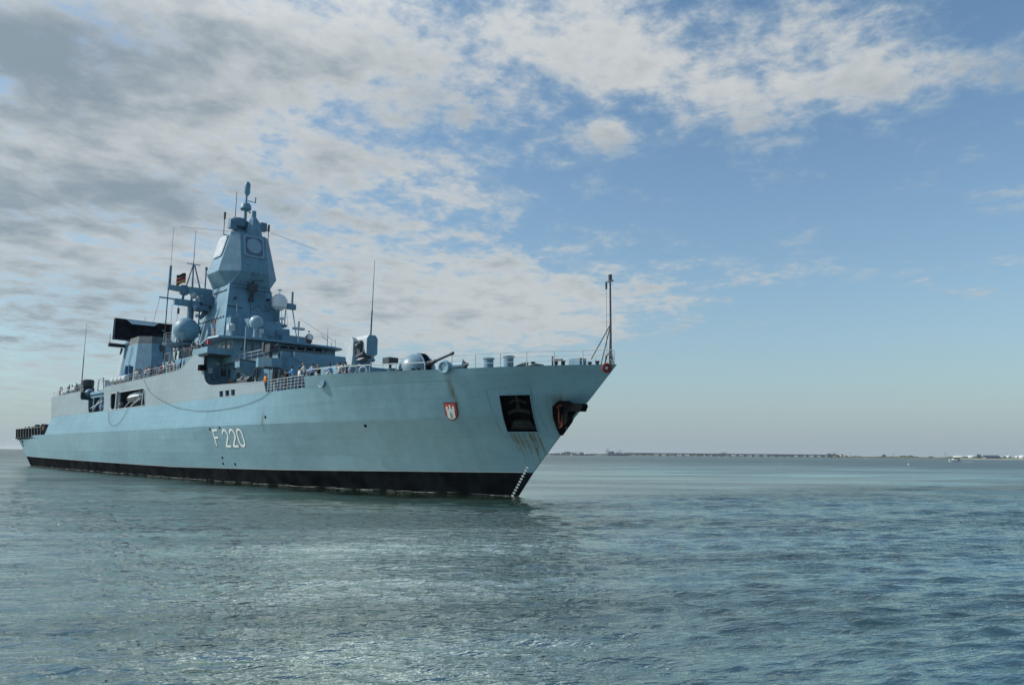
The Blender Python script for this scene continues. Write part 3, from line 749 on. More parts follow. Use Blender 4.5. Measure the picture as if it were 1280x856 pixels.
def bridge():
    b = B()
    b.prism([(-48, -6.1), (-39, -6.1), (-38.4, -4.6), (-38.4, 4.6), (-39, 6.5), (-48, 6.5)], 12.7, [(-48, -6.1), (-39.0, -6.1), (-38.6, -4.6), (-38.6, 4.6), (-39, 6.5), (-48, 6.5)], 15.24)
    b.obj('bridge_house', [M_GREY], ship)
    b = B()
    roof = [(-47.5, -6.6), (-40.6, -8.3), (-38.4, -8.0), (-37.3, -5.5), (-37.1, 0), (-37.4, 5.4), (-38.0, 6.9), (-47.5, 6.9)]
    b.prism(roof, 15.25, [(x-.08 if x > -45 else x, y*.985) for x, y in roof], 15.48)
    b.obj('bridge_roof', [M_GREY], ship)
    # windows
    W_ = [(-5.9, -5.1), (-4.8, -3.9), (-3.1, -2.2), (-2.0, -1.1), (-.75, .1), (.35, 1.0), (1.35, 2.15), (2.5, 3.3), (3.6, 4.45)]
    def wx(y): return -38.45 if abs(y) < 4.6 else -38.45-(abs(y)-4.6)*.42
    for a, c in W_:
        zl = 14.15+(a+6)*.035; zh = zl+.70
        b = B(); b.plate([[(a, zl), (c, zl), (c, zh), (a, zh)]], lambda q, z, d: (wx(q)+.06-(z-12.7)*.083+.03-d, q, z), .05)
        w = b.obj('bridge_window', [M_GLASS], ship)
        b = B(); P_ = [(wx(q)+.07-(z-12.7)*.083+.03, q, z) for q, z in ((a, zl), (c, zl), (c, zh), (a, zh), (a, zl), (c, zl))]
        b.path(P_, .03, 4); b.obj('window_frame', [M_GREY2], w)
    for a in (5.0, 5.75):
        b = B(); b.plate([[(a, 14.5), (a+.6, 14.5), (a+.6, 15.15), (a, 15.15)]], lambda q, z, d: (wx(q)+.08-(z-12.7)*.03-d, q, z), .05); b.obj('bridge_window', [M_GLASS], ship)
    for x in (-40.4, -41.6, -43.0, -44.3):
        b = B(); b.box(x, x+.95, -6.16, -6.1, 14.15, 14.85); b.obj('bridge_window', [M_GLASS], ship)
    # starboard wing: box bulwark on an overhanging platform
    b = B(); b.box(-42.0, -38.9, -8.85, -6.12, 13.55, 13.65); b.box(-39.0, -38.9, -8.85, -6.12, 13.65, 14.2)
    b.box(-42, -39.0, -8.85, -8.75, 13.65, 14.2); b.box(-39.0, -38.86, -8.9, -6.1, 13.48, 13.56, 0)
    b.obj('bridge_wing', [M_GREY], ship)
    b = B(); b.box(-41.9, -39.2, -8.6, -6.2, 13.35, 13.54); b.tube((-39.3, -8.5, 13.55), (-39.3, -8.3, 15.2), .04); b.tube((-39.2, -6.8, 11.6), (-39.2, -6.8, 15.0), .05)
    b.obj('wing_support', [M_DARK], ship)
    b = B(); b.box(-41.9, -41.2, -8.6, -7.9, 11.85, 12.45); b.obj('navigation_light_box', [M_BLACK], ship)
    b = B(); b.box(-41.7, -41.5, -8.05, -7.8, 12.4, 14.2, 0); b.obj('side_post', [M_DARK], ship)
    # red sidelight under the wing roof
    b = B(); b.box(-40.5, -40.2, -8.35, -8.1, 14.65, 15.1); b.obj('signal_lamp', [mat('signal_red', (.55, .02, .06), .4)], ship)
bridge()

def rail(name, pts, h_=1.0, sp=1.8, wires=3, rp=.028, rw=.014, material=None, jit=0.0):
    """posts with wires along a polyline of base points"""
    material = material or M_WIRE
    b = B()
    for k in range(wires):
        z = h_*(k+1)/wires; b.path([(p[0], p[1], p[2]+z) for p in pts], rw if k < wires-1 else rw*1.5, 4)
    o = b.obj(name, [material], ship)
    P = [Vector(p) for p in pts]; L_ = [0]
    for a, c in zip(P, P[1:]): L_.append(L_[-1]+(c-a).length)
    n = max(1, round(L_[-1]/sp)); me = None
    for i in range(n+1):
        d = L_[-1]*i/n; k = min(max(int(np.searchsorted(L_, d))-1, 0), len(P)-2)
        p = P[k].lerp(P[k+1], (d-L_[k])/(L_[k+1]-L_[k]))
        if me is None: me = B().tube((0, 0, 0), (0, 0, h_), rp, rp*.8, 6).mesh('post', [material])
        q = bpy.data.objects.new('post', me); COL.objects.link(q); q.location = p; adopt(q, o)
    return o
def rails():
    xs = list(np.arange(-1.6, 9.3, 1.0))+[9.25]
    for s_ in (-1, 1):
        rail('bow_railing', [(x, s_*(max(half_breadth(min(x, stem_x(9.2)-.02), 9.2)-.12, .08)), ztop(x)-.02) for x in xs], 1.02, 2.1, 3, .035, .016)
    rail('foredeck_railing', [(x, -half_breadth(x, 9.4)+.15, ztop(x)-.05) for x in np.arange(-17, -2.6, 1.2)], .62, 2.6, 1, .03, .028)
    rail('waist_railing', [(-25.2, -8.30, 8.62), (-22, -8.40, 8.62), (-17.6, -8.48, 8.62)], 1.1, .72, 4, .035, .02)
    rail('upper_deck_railing', [(-78.3, -7.95, 12.1), (-64, -7.95, 12.2), (-49.5, -7.95, 12.38)], 1.05, 1.7, 3, .03, .016)
    rail('upper_deck_railing', [(-108.8, -7.9, 12.02), (-91, -7.9, 12.1)], 1.05, 2.2, 3, .03, .016)
    rail('catwalk_railing', [(-41.6, -5.45, 12.86), (-36, -5.45, 12.88), (-29.5, -5.45, 12.9)], .75, 1.5, 2, .03, .03)
    rail('roof_railing', [(-57.5, -7.0, 14.1), (-47.5, -7.0, 14.1)], 1.1, 1.6, 4, .03, .016)
    rail('launcher_railing', [(-20.2, 1.0, 11.3), (-18.4, 1.0, 11.3), (-18.4, 3.4, 11.3)], .8, 1.2, 2, .025, .014)
    rail('flight_deck_railing', [(-117.5, -8.0, 5.7), (-109, -8.2, 5.7)], 1.0, 1.5, 2, .03, .014, M_DARK)
rails()

def waist():
    # fittings between the low bulwark and the forward deckhouse
    b = B(); b.xprism([(-7.7, 12.35), (-5.5, 12.3), (-5.5, 10.9), (-6.3, 10.9), (-7.65, 11.65)], -34.4, -33.2)
    b.obj('equipment_locker', [M_GREY], ship)
    b = B(); b.box(-34.5, -33.1, -7.8, -5.45, 12.36, 12.42); b.obj('locker_top', [M_DECK], ship)
    # gun sponson with its mounting
    b = B(); b.prism([(-30.0, -7.4), (-29.5, -7.4), (-28.4, -6.5), (-28.4, -5.4), (-30.0, -5.4)], 11.4, [(-30.0, -7.4), (-29.5, -7.4), (-28.4, -6.5), (-28.4, -5.4), (-30.0, -5.4)], 12.3)
    b.obj('gun_sponson', [M_GREY], ship)
    b = B(); b.tube((-29, -6.4, 12.25), (-29, -6.4, 12.9), .22, .16); b.box(-29.6, -28.3, -6.85, -5.95, 12.85, 13.65); b.tube((-28.4, -6.4, 13.35), (-26.9, -6.6, 13.5), .06)
    b.box(-29.9, -29.5, -6.95, -6.3, 13.0, 13.9)
    b.obj('light_gun', [M_DARK], ship)
    b = B(); b.tube((-30.3, -7.1, 8.7), (-30.1, -7.2, 11.35), .09); b.tube((-31.6, -7.2, 8.7), (-30.5, -7.2, 11.3), .09); b.tube((-27.8, -6.6, 8.7), (-27.8, -6.6, 11.35), .07)
    b.box(-30.0, -28.5, -7.2, -5.5, 11.3, 11.39)
    b.obj('sponson_strut', [M_DARK], ship)
    b = B()
    for x in (-27.4, -28.6): b.tube((x, -5.95, 10.3), (x, -5.95, 11.1), .22, .22, 10)
    b.box(-29.9, -29.5, -5.75, -5.5, 10.0, 11.0); b.box(-29.0, -28.8, -5.75, -5.5, 9.2, 10.0)
    b.obj('wall_fitting', [M_DARK], ship)
    b = B()
    for x, l in ((-34.5, .9), (-32.9, 1.2)): b.tube((x, -7.0, 10.3), (x+l, -7.0, 10.3), .34, .34, 12)
    b.box(-33.6, -31.6, -7.5, -6.8, 9.6, 10.35)
    b.obj('rope_reel', [M_DARK], ship)
    b = B(); b.torus((-34.8, -6.6, 10.4), .33, .10, (0.6, -1, 0)); b.tube((-36.6, -5.9, 9), (-36.6, -5.9, 10.2), .12); b.ball((-36.6, -5.9, 10.35), .2)
    b.tube((-38.6, -5.8, 9.9), (-38.6, -5.8, 10.9), .10); b.obj('deck_vent', [M_DARK], ship)
    b = B(); b.plate([[(-41.2, 8.8), (-39.8, 8.8), (-39.8, 10.9), (-41.2, 10.9)]], lambda a, c, d: (a, -5.50-d, c), .06); b.obj('deckhouse_door', [M_GREY2], ship)
    b = B()
    for x, z in ((-34.8, 11.8), (-37.2, 12.0), (-38.0, 10.9), (-37.6, 10.9)): b.tube((x, -5.5, z), (x, -5.62, z), .13, .13, 8)
    b.box(-40.9, -40.7, -5.6, -5.5, 11.2, 12.2); b.obj('wall_lamp', [M_DARK], ship)
    b = B(); b.tube((-34.0, -6.9, 12.5), (-34.0, -6.9, 16.0), .05, .04); b.obj('light_pole', [M_PALE], ship)
    # boats bay fittings
    b = B()
    for x in (-73.2, -71.8): b.box(x, x+.1, -7.9, -7.7, 8.7, 11.8)
    b.box(-70.95, -70.7, -8.55, -8.2, 8.7, 11.1, 0, -0.0)
    b.obj('bay_post', [M_PALE], ship)
    for name, p, q, r_ in (('stowed_roll', (-74, -7.6, 9.0), (-73.1, -7.4, 9.6), .25), ('stowed_roll', (-73, -7.6, 9.0), (-72.1, -7.4, 9.6), .25),
                           ('davit_strut', (-72.6, -7.8, 8.8), (-71.2, -7.8, 9.6), .07), ('davit_strut', (-68.8, -7.9, 8.9), (-66.8, -7.9, 9.6), .06), ('davit_strut', (-66, -8.0, 8.9), (-62, -8.0, 9.9), .07),
                           ('davit_strut', (-62.4, -8.1, 10.8), (-64.5, -7.6, 9.4), .05), ('davit_post', (-61.2, -8.1, 8.8), (-61.2, -8.0, 10.9), .10), ('crane_arm', (-84, -7.9, 8.9), (-81, -7.9, 10.4), .10),
                           ('davit_post', (-80, -7.9, 8.8), (-80, -7.9, 11.2), .10), ('crane_arm', (-85, -8.0, 9.3), (-79, -8.0, 10.2), .08), ('davit_post', (-83.6, -8.0, 8.8), (-83.6, -8.0, 10.9), .07)):
        B().tube(p, q, r_).obj(name, [M_PALE], ship)
    b = B(); b.box(-85.7, -78.7, -8.0, -7.7, 11.4, 11.75); b.box(-85.7, -78.7, -7.9, -7.5, 10.9, 11.1)
    for x in np.arange(-85.5, -78.7, .8): b.box(x, x+.12, -8.0, -7.8, 11.1, 11.4)
    b.obj('bay_gantry', [M_GREY], ship)
    b = B(); b.box(-84.5, -80.5, -7.0, -5.8, 9.4, 11.0); b.obj('blue_cover', [M_CANVAS], ship)
waist()

# ------------------------------------------------------------------ mast
def octo(cx, a, w, z, cy=0.0, ax=None):
    ax = ax or a
    return [(cx+ax, -w+cy, z), (cx+ax, w+cy, z), (cx+w, a+cy, z), (cx-w, a+cy, z), (cx-ax, w+cy, z), (cx-ax, -w+cy, z), (cx-w, -a+cy, z), (cx+w, -a+cy, z)]
def mast():
    b = B()
    # lower shaft: four-sided, spreading down to the bridge level
    top = [(-49.3, -2.65, 23.75), (-49.3, 2.65, 23.75), (-54.6, 2.65, 23.75), (-54.6, -2.65, 23.75)]
    mid = [(-47.7, -3.55, 19.2), (-47.7, 3.55, 19.2), (-56.2, 3.55, 19.2), (-56.2, -3.55, 19.2)]
    low = [(-46.6, -4.25, 14.1), (-46.6, 4.25, 14.1), (-59.5, 4.25, 14.1), (-59.5, -4.25, 14.1)]
    b.loft([low, mid, top]); b.obj('mast_shaft', [M_GREY], ship)
    tower = B()
    CX = -52.0
    r_lo = [(-49.2, -2.55, 23.7), (-49.2, 2.55, 23.7), (-50.2, 2.75, 23.7), (-53.8, 2.75, 23.7), (-54.8, 2.55, 23.7), (-54.8, -2.55, 23.7), (-53.8, -2.75, 23.7), (-50.2, -2.75, 23.7)]
    r_m = octo(CX, 3.84, 1.77, 25.3); r_t = octo(CX, 2.46, 1.66, 30.55)
    tower.loft([r_lo, r_m, r_t]); t = tower.obj('radar_tower', [M_GREY], ship)
    # the four flat radar faces
    def face(fx, name):
        """fx: local axis 'f','s','p','a'"""
        out = octo(0, 3.84, 1.77, 0); 
        def fn(a, c, d):
            k = (c-25.3)/(30.55-25.3); dist = 3.84+(2.46-3.84)*k - d*1.0+.16
            return {'f': (CX+dist, a, c+.04), 's': (CX-a, -dist, c+.04), 'p': (CX+a, dist, c+.04), 'a': (CX-dist, -a, c+.04)}[fx]
        b = B(); ch = .25; w = 1.33; z0_, z1_ = 27.35, 30.25
        b.plate([[(-w, z0_+ch), (-w+ch, z0_), (w-ch, z0_), (w, z0_+ch), (w, z1_-ch), (w-ch, z1_), (-w+ch, z1_), (-w, z1_-ch)]], fn, .16)
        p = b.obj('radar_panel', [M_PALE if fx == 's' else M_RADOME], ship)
        b = B(); w = 1.12; fn2 = lambda a, c, d: fn(a, c, d-.02)
        b.plate([[(-w, z0_+ch+.2), (-w+ch, z0_+.2), (w-ch, z0_+.2), (w, z0_+ch+.2), (w, z1_-ch-.2), (w-ch, z1_-.2), (-w+ch, z1_-.2), (-w, z1_-ch-.2)]], fn2, .02)
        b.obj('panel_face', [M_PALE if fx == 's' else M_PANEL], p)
        if fx == 's': return
        b = B(); fn3 = lambda a, c, d: fn(a, c, d-.10)
        b.plate([[(.95*math.cos(R(t)), 28.85+1.0*math.sin(R(t))) for t in range(0, 360, 12)]], fn3, .08)
        b.obj('antenna_face', [M_RADOME], p)
    for q in 'fspa': face(q, 'x')
    # camera and loudhailer cluster under the overhang
    b = B(); b.tube((-48.9, -.2, 23.4), (-47.9, -.2, 24.2), .12); b.box(-48.6, -48.0, -.7, .4, 23.0, 23.9); b.tube((-48.7, -.1, 22.0), (-48.2, -.1, 23.2), .22, .3)
    b.tube((-48.2, -.4, 24.1), (-47.6, 1.0, 24.4), .05); b.box(-48.9, -48.2, -.5, .1, 21.7, 22.1); b.obj('sensor_cluster', [M_DARK], ship)
    b = B()
    for y, z in ((-2.2, 21.8), (2.1, 22.2)): b.tube((-48.9, y, z), (-48.3, y, z), .16)
    for y, z in ((-.3, 25.15), (.5, 25.15)): b.ball((-48.15, y, z), .09)
    b.path([(-48.55, -2.6, 23.2), (-48.5, 0, 23.15), (-48.55, 2.6, 23.2)], .05); b.path([(-48.1, -3.3, 20.7), (-47.9, -1.4, 20.6)], .06)
    b.path([(-48.0, -.2, 20.6), (-48.0, .6, 21.2), (-48.0, 1.3, 20.5), (-47.9, 2.2, 20.8)], .04); b.path([(-48.5, -.4, 22.1), (-47.7, -.4, 19.8)], .03)
    b.obj('mast_fitting', [M_DARK], ship)
    b = B()
    for z, n in ((22.9, 8), (19.3, 11)):
        xx = np.linspace(-49.6 if z > 20 else -48.2, -53.5 if z > 20 else -57.5, n)
        yy = 2.65+(23.75-z)*.198 if z > 19.2 else 3.55
        for x in xx: b.box(x-.14, x, -yy-.12, -yy, z, z+.10)
        b.path([(xx[0], -yy-.05, z-.05), (xx[-1], -yy-.05, z-.05)], .03)
    b.obj('step_rung', [M_DARK], ship)
    # house at the foot of the mast, in steps
    b = B(); b.prism([(-46.9, -3.75), (-45.6, -3.7), (-45.6, 2.8), (-46.9, 2.8)], 15.3, [(-46.9, -3.75), (-45.8, -3.7), (-45.8, 2.8), (-46.9, 2.8)], 18.95)
    b.prism([(-47, 2.8), (-45.6, 2.8), (-45.6, 3.9), (-47, 4.6)], 15.3, [(-47, 2.8), (-45.8, 2.8), (-45.8, 3.8), (-47, 4.5)], 18.3)
    b.box(-51, -44.8, 2.5, 5.9, 15.3, 17.4)
    b.obj('mast_foot_house', [M_GREY], ship)
    b = B(); b.prism([(-45.62, -2.2), (-44.7, -1.9), (-44.7, -.5), (-45.62, -.4)], 15.4, [(-45.8, -2.1), (-44.8, -1.9), (-44.8, -.5), (-45.8, -.4)], 18.85)
    b.obj('ventilation_trunk', [M_GREY], ship)
    b = B(); b.ball((-46.2, 6.4, 16.2), .9); b.box(-47.2, -45.2, 5.4, 7.0, 15.3, 16.1); b.obj('decoy_launcher', [M_GREY], ship, smooth=True)
    # small dishes and domes on the bridge roof
    b = B(); b.ball((-40.2, -3.05, 17.65), .78, 1.0, 20, -35, 90); b.lathe([(.64, 17.2-17.65), (.6, -.55), (.3, -.6), (.25, -1.0), (.3, -2.3)], (-40.2, -3.05, 17.65)); 
    b.obj('small_radome', [M_RADOME], ship, smooth=True)
    b = B(); b.tube((-40.9, -5.6, 15.3), (-40.9, -5.6, 16.7), .22, .15); b.box(-41.2, -40.6, -6.0, -5.3, 16.5, 17.2); b.ball((-40.6, -5.65, 17.0), .28); b.obj('optical_sight', [M_PALE], ship)
    b = B(); b.tube((-39.9, -2.6, 15.3), (-39.9, -2.6, 16.6), .18, .13); b.box(-40.1, -39.5, -2.8, -2.4, 16.4, 16.9); b.obj('optical_sight', [M_PALE], ship)
    b = B(); b.tube((-38.9, 2.9, 15.35), (-38.9, 2.9, 15.95), .33, .28); b.tube((-39.1, 2.85, 16.3), (-38.5, 2.8, 16.45), .42, .42, 16); b.box(-39.1, -38.8, 2.5, 3.3, 15.9, 16.1)
    sl_ = b.obj('searchlight', [M_DARK], ship)
    b = B(); b.tube((-38.52, 2.8, 16.445), (-38.47, 2.79, 16.46), .33, .33, 16); b.obj('lens', [M_RADOMEW], sl_)
    b = B(); b.tube((-44.3, 4.3, 15.3), (-44.3, 4.3, 18.3), .10, .07); b.box(-44.6, -44.0, 3.6, 5.0, 18.15, 18.4); b.tube((-44.3, 4.3, 18.3), (-44.3, 4.3, 19.2), .12); b.obj('navigation_radar', [M_PALE], ship)
    b = B(); b.ball((-46.7, 3.6-.4, 19.6), .42, .8, 16, 0, 90); b.tube((-46.7, 3.2, 18.6), (-46.7, 3.2, 19.6), .10); b.box(-46.9, -46.3, 2.3, 3.2, 18.9, 19.1); b.obj('antenna_dome', [M_RADOMEW], ship, smooth=True)
    for y, h_, r_ in ((5.05, 2.4, .03), (5.6, .95, .03), (6.1, 1.3, .02)):
        b = B(); b.tube((-38.4, y, 15.3), (-38.4, y, 15.3+h_), r_*1.6, r_*.6, 5); b.tube((-38.4, y, 15.3), (-38.4, y, 15.6), .12); 
        if h_ > 2: b.tube((-38.4, y-.75, 16.75), (-38.4, y, 16.3), .03)
        b.obj('rod_antenna', [M_DARK], ship)
    b = B()
    for y in (-5.0, -1.2, -.9, 1.9): b.ball((-37.9, y, 15.45), .10)
    b.obj('roof_lamp', [M_PALE], ship)
    # big dome on its railed platform, starboard quarter of the mast
    c = (-53.0, -6.2, 17.85)
    b = B(); b.ball(c, 1.52, 1.0, 28, -42, 90); b.lathe([(1.13, -1.02), (.95, -1.3), (.85, -1.4)], c, n=28)
    b.obj('large_radome', [M_GREY], ship, smooth=True, angle=50)
    b = B(); b.lathe([(.85, 15.95), (.85, 16.5)], (c[0], c[1], 0), n=8); 
    for i in range(6):
        a = R(60*i); b.tube((c[0]+1.05*math.cos(a), c[1]+1.05*math.sin(a), 16.0), (c[0]+.95*math.cos(a), c[1]+.95*math.sin(a), 16.7), .09)
    b.obj('dome_pedestal', [M_DARK], ship)
    b = B(); b.lathe([(2.1, 15.75), (2.25, 15.95), (2.25, 16.02)], (c[0]-.1, c[1]-.3, 0), n=10); b.tube((c[0], c[1], 14.1), (c[0], c[1]+.2, 15.8), .5, .9); b.tube((c[0]-1.5, c[1]-1.0, 15.8), (c[0]-.8, c[1]-1.4, 12.4), .06); b.obj('dome_platform', [M_GREY2], ship)
    ring = [(c[0]-.1+2.15*math.cos(R(t)), c[1]-.3+2.15*math.sin(R(t)), 16.02) for t in range(100, 341, 30)]
    rail('platform_railing', ring, 1.15, 1.1, 4, .025, .014, M_PALE)
    # white dome on the port side of the mast
    c = (-47.4, 3.05, 22.0); b = B(); b.ball(c, .95, 1.0, 24, -15, 90); b.lathe([(.92, -.25), (.9, -.75), (.45, -1.15)], c, n=24)
    b.lathe([(.05, .9), (.05, 1.35), (.28, 1.4), (.28, 1.5), (.05, 1.55)], c, n=10)
    b.obj('white_radome', [M_RADOMEW], ship, smooth=True)
    b = B(); b.tube((c[0]-.1, c[1], 18.9), (c[0]-.1, c[1], 20.9), .22, .18); b.box(-48.4, -46.6, 2.2, 3.9, 18.7, 19.0); b.tube((-47.3, 3.9, 19), (-47.3, 3.9, 21.0), .07); b.obj('dome_post', [M_GREY2], ship)
    # yards across the mast
    b = B()
    b.loft([[(-55.25, -2.6, 21.9), (-54.75, -2.6, 21.9), (-54.75, -2.6, 23.75), (-55.25, -2.6, 23.75)], [(-55.25, -4.2, 22.75), (-54.75, -4.2, 22.75), (-54.75, -4.2, 23.72), (-55.25, -4.2, 23.72)],
            [(-55.2, -8.1, 23.0), (-54.8, -8.1, 23.0), (-54.8, -8.1, 23.55), (-55.2, -8.1, 23.55)]])
    b.obj('signal_yard', [M_GREY], ship)
    b = B(); b.box(-55.3, -54.7, -7.2, -2.4, 21.2, 21.95); b.box(-55.15, -54.95, -9.0, -7.2, 21.8, 21.95); b.obj('signal_yard', [M_GREY], ship)
    b = B(); b.box(-55.3, -54.7, 3.0, 9.1, 22.7, 23.4); b.tube((-55, 8.6, 23.4), (-55, 8.6, 25.2), .16); b.tube((-55, 7.2, 23.4), (-55, 7.2, 24.2), .07); b.tube((-55, 7.8, 23.4), (-55, 7.8, 24.0), .09)
    b.tube((-55, 8.7, 22.8), (-52, 8.2, 17.4), .08); b.box(-55.2, -54.8, 7.6, 8.9, 23.4, 23.5); b.obj('signal_yard', [M_GREY], ship)
    b = B(); b.tube((-55, -5.1, 15.0), (-55, -5.1, 21.3), .42, .40, 12); b.tube((-55, -5.1, 22), (-55, -5.1, 23.0), .16)
    b.tube((-55, -5.1, 23.6), (-55, -5.15, 26.6), .13, .09); b.tube((-55, -6.3, 21.9), (-55, -5.2, 26.6), .11, .09); b.tube((-55, -3.6, 21.9), (-55, -5.0, 26.6), .11, .09)
    b.tube((-55, -6.0, 26.7), (-55, -4.3, 26.7), .06); b.tube((-55, -3.5, 23.6), (-55, -3.5, 26.6), .10); b.box(-55.1, -54.9, -3.65, -3.35, 26.2, 26.6)
    b.tube((-55, -4.0, 21.2), (-55, -4.0, 17.4), .10); b.tube((-55, -3.9, 17.9), (-55, -3.9, 18.8), .2)
    b.obj('pole_mast', [M_GREY2], ship)
    b = B(); b.tube((-55, -5.15, 26.5), (-55, -5.15, 31.2), .05, .02, 6); b.obj('whip_antenna', [M_DARK], ship)
    b = B(); b.tube((-55, -7.9, 23.5), (-55, -7.9, 26.0), .17, .15); b.obj('rod_antenna', [M_GREY2], ship)
    b = B(); b.tube((-55, -6.9, 23.4), (-55, -6.9, 24.0), .12, .12); b.tube((-55, -8.0, 23.0), (-55, -8.0, 14.2), .07, .07, 6); b.obj('yard_stay', [M_DARK], ship)
    b = B(); b.lathe([(.1, 0), (.1, .55), (.5, .75), (.52, 1.6), (.42, 1.85), (.1, 1.9)], (-55, -6.1, 21.9), n=14); b.obj('antenna_drum', [M_GREY2], ship, smooth=True)
    b = B(); b.box(-54.9, -53.2, -4.4, -3.0, 21.3, 22.6); b.tube((-54.0, -4.6, 20.9), (-53.2, -5.1, 21.2), .5, .5, 12); b.box(-54.6, -53, -4.9, -3.6, 20.6, 21.2); b.tube((-54, -3.6, 20.6), (-53.5, -4.4, 19.6), .35, .2)
    b.box(-54.2, -52.8, -4.9, -4.4, 21.5, 22.2); b.obj('tracking_sensor', [M_GREY2], ship)
    b = B(); b.ball((-54.6, -5.0, 22.6), .42); b.ball((-53.4, -5.1, 20.9), .28); b.ball((-53.6, -4.8, 19.9), .25); b.obj('sensor_ball', [M_PALE], ship, smooth=True)
    # stays and signal halyards
    b = B()
    for p, q in (((-55, -8.9, 21.8), (-56, -9.2, 18.5)), ((-55, -7.4, 21.2), (-56, -7.0, 14.3)), ((-55, -6.6, 21.2), (-56, -6.6, 14.3)), ((-55, -8.4, 18.9), (-55, -5.3, 18.4)), ((-55, -5.0, 18.4), (-55, -3.5, 19.0)), ((-55, -3.0, 17.6), (-55, -5, 17.6)),
                 ((-55, 5.6, 22.7), (-55, 5.2, 17)), ((-55, 6.3, 22.7), (-54, 6.2, 17)), ((-55, 7.0, 22.7), (-53, 7, 17)), ((-55, 7.8, 22.7), (-53, 7.6, 17)),
                 ((-52.0, 8.3, 21), (-38.4, 6.2, 16.2)), ((-55, -7.9, 26.0), (-55, -7.9, 31)), ((-50, -2.4, 30.5), (-57, -6.5, 31.8)), ((-50, 2.6, 31.4), (-46, 7.4, 29.2))):
        b.tube(p, q, .022, .022, 4)
    b.tube((-55, -6.6, 20.1), (-55, -6.6, 20.8), .15); b.ball((-55, -6.9, 18.3), .2); b.ball((-47.3, 7.3, 18.6), .12); b.obj('signal_halyard', [M_DARK], ship)
    # signal flags drawn up beside the shaft
    b = B(); b.tube((-47.1, -4.9, 15.4), (-47.1, -4.9, 18.7), .03)
    b.tube((-47.6, -5.5, 15.4), (-47.6, -5.5, 16.8), .06); b.obj('halyard_rod', [M_DARK], ship)
    b = B()
    for z in (18.3, 17.3, 16.8): b.box(-47.2, -47.12, -5.10, -4.93, z-.2, z+.2)
    b.obj('signal_pennant', [M_ORANGE], ship)
    # mast head
    b = B(); b.lathe([(1.05, 30.5), (1.05, 31.2)], (-51.8, -.7, 0), n=12); b.lathe([(.7, 31.2), (.62, 31.5), (1.12, 31.75), (1.15, 32.6), (1.0, 32.8), (.1, 32.85)], (-51.8, -1.1, 0), n=18); b.obj('masthead_drum', [M_GREY2], ship, smooth=True)
    b = B(); b.loft([octo(-51.0, 1.1, .5, 30.5, .7), octo(-51.0, .75, .35, 32.6, .6), octo(-51.0, .35, .2, 33.2, .6)]); b.tube((-51, .65, 33.1), (-51, .65, 34.1), .30, .26, 12); b.obj('masthead_cone', [M_GREY], ship, smooth=True)
    b = B(); b.tube((-52.2, 0, 30.5), (-52.2, 0, 35.5), .28, .16, 10); b.lathe([(.35, 34.4), (.72, 34.5), (.68, 34.95), (.45, 35.3), (.2, 35.4)], (-52.2, 0, 0), n=18); b.tube((-52.2, 0, 35.3), (-52.2, 0, 36.7), .16, .14)
    b.lathe([(.2, 36.4), (.37, 36.7), (.38, 37.9), (.28, 38.15), (.05, 38.3)], (-52.2, .05, 0), n=16); b.tube((-52.2, -.5, 34.3), (-52.2, .5, 34.3), .07); b.ball((-52.2, -.55, 34.3), .13); b.ball((-52.2, .6, 34.2), .13)
    b.tube((-52.2, .2, 35.7), (-52.2, 1.3, 35.7), .06); b.tube((-52.2, 1.25, 35.65), (-52.2, 1.25, 36.4), .09); b.obj('topmast', [M_GREY], ship, smooth=True)
    b = B(); b.tube((-51.5, -1.6, 32.7), (-51.5, -1.6, 36.3), .05, .035, 6); b.obj('rod_antenna', [M_DARK], ship)
    for x, y, z, h_ in ((-51.0, -3.15, 30.2, 2.9), (-51.0, 2.75, 30.5, 2.2)):
        b = B(); b.tube((x, y, z), (x, y, z+h_), .05, .05); b.tube((x, y, z+h_-.9), (x, y, z+h_), .13, .15); b.tube((x, y, z), (x, y*.7, z-.1), .07); b.obj('rod_antenna', [M_DARK], ship)
    for x, y, z in ((-51.2, -2.05, 31.75), (-51.2, 2.0, 32.25)):
        b = B(); b.box(x-.4, x+.5, y-.45, y+.45, z-.5, z+.55, 0, .08, .08); b.tube((x, y*.5, z-.6), (x, y, z-.2), .15); b.obj('intercept_antenna', [M_GREY2], ship)
mast()

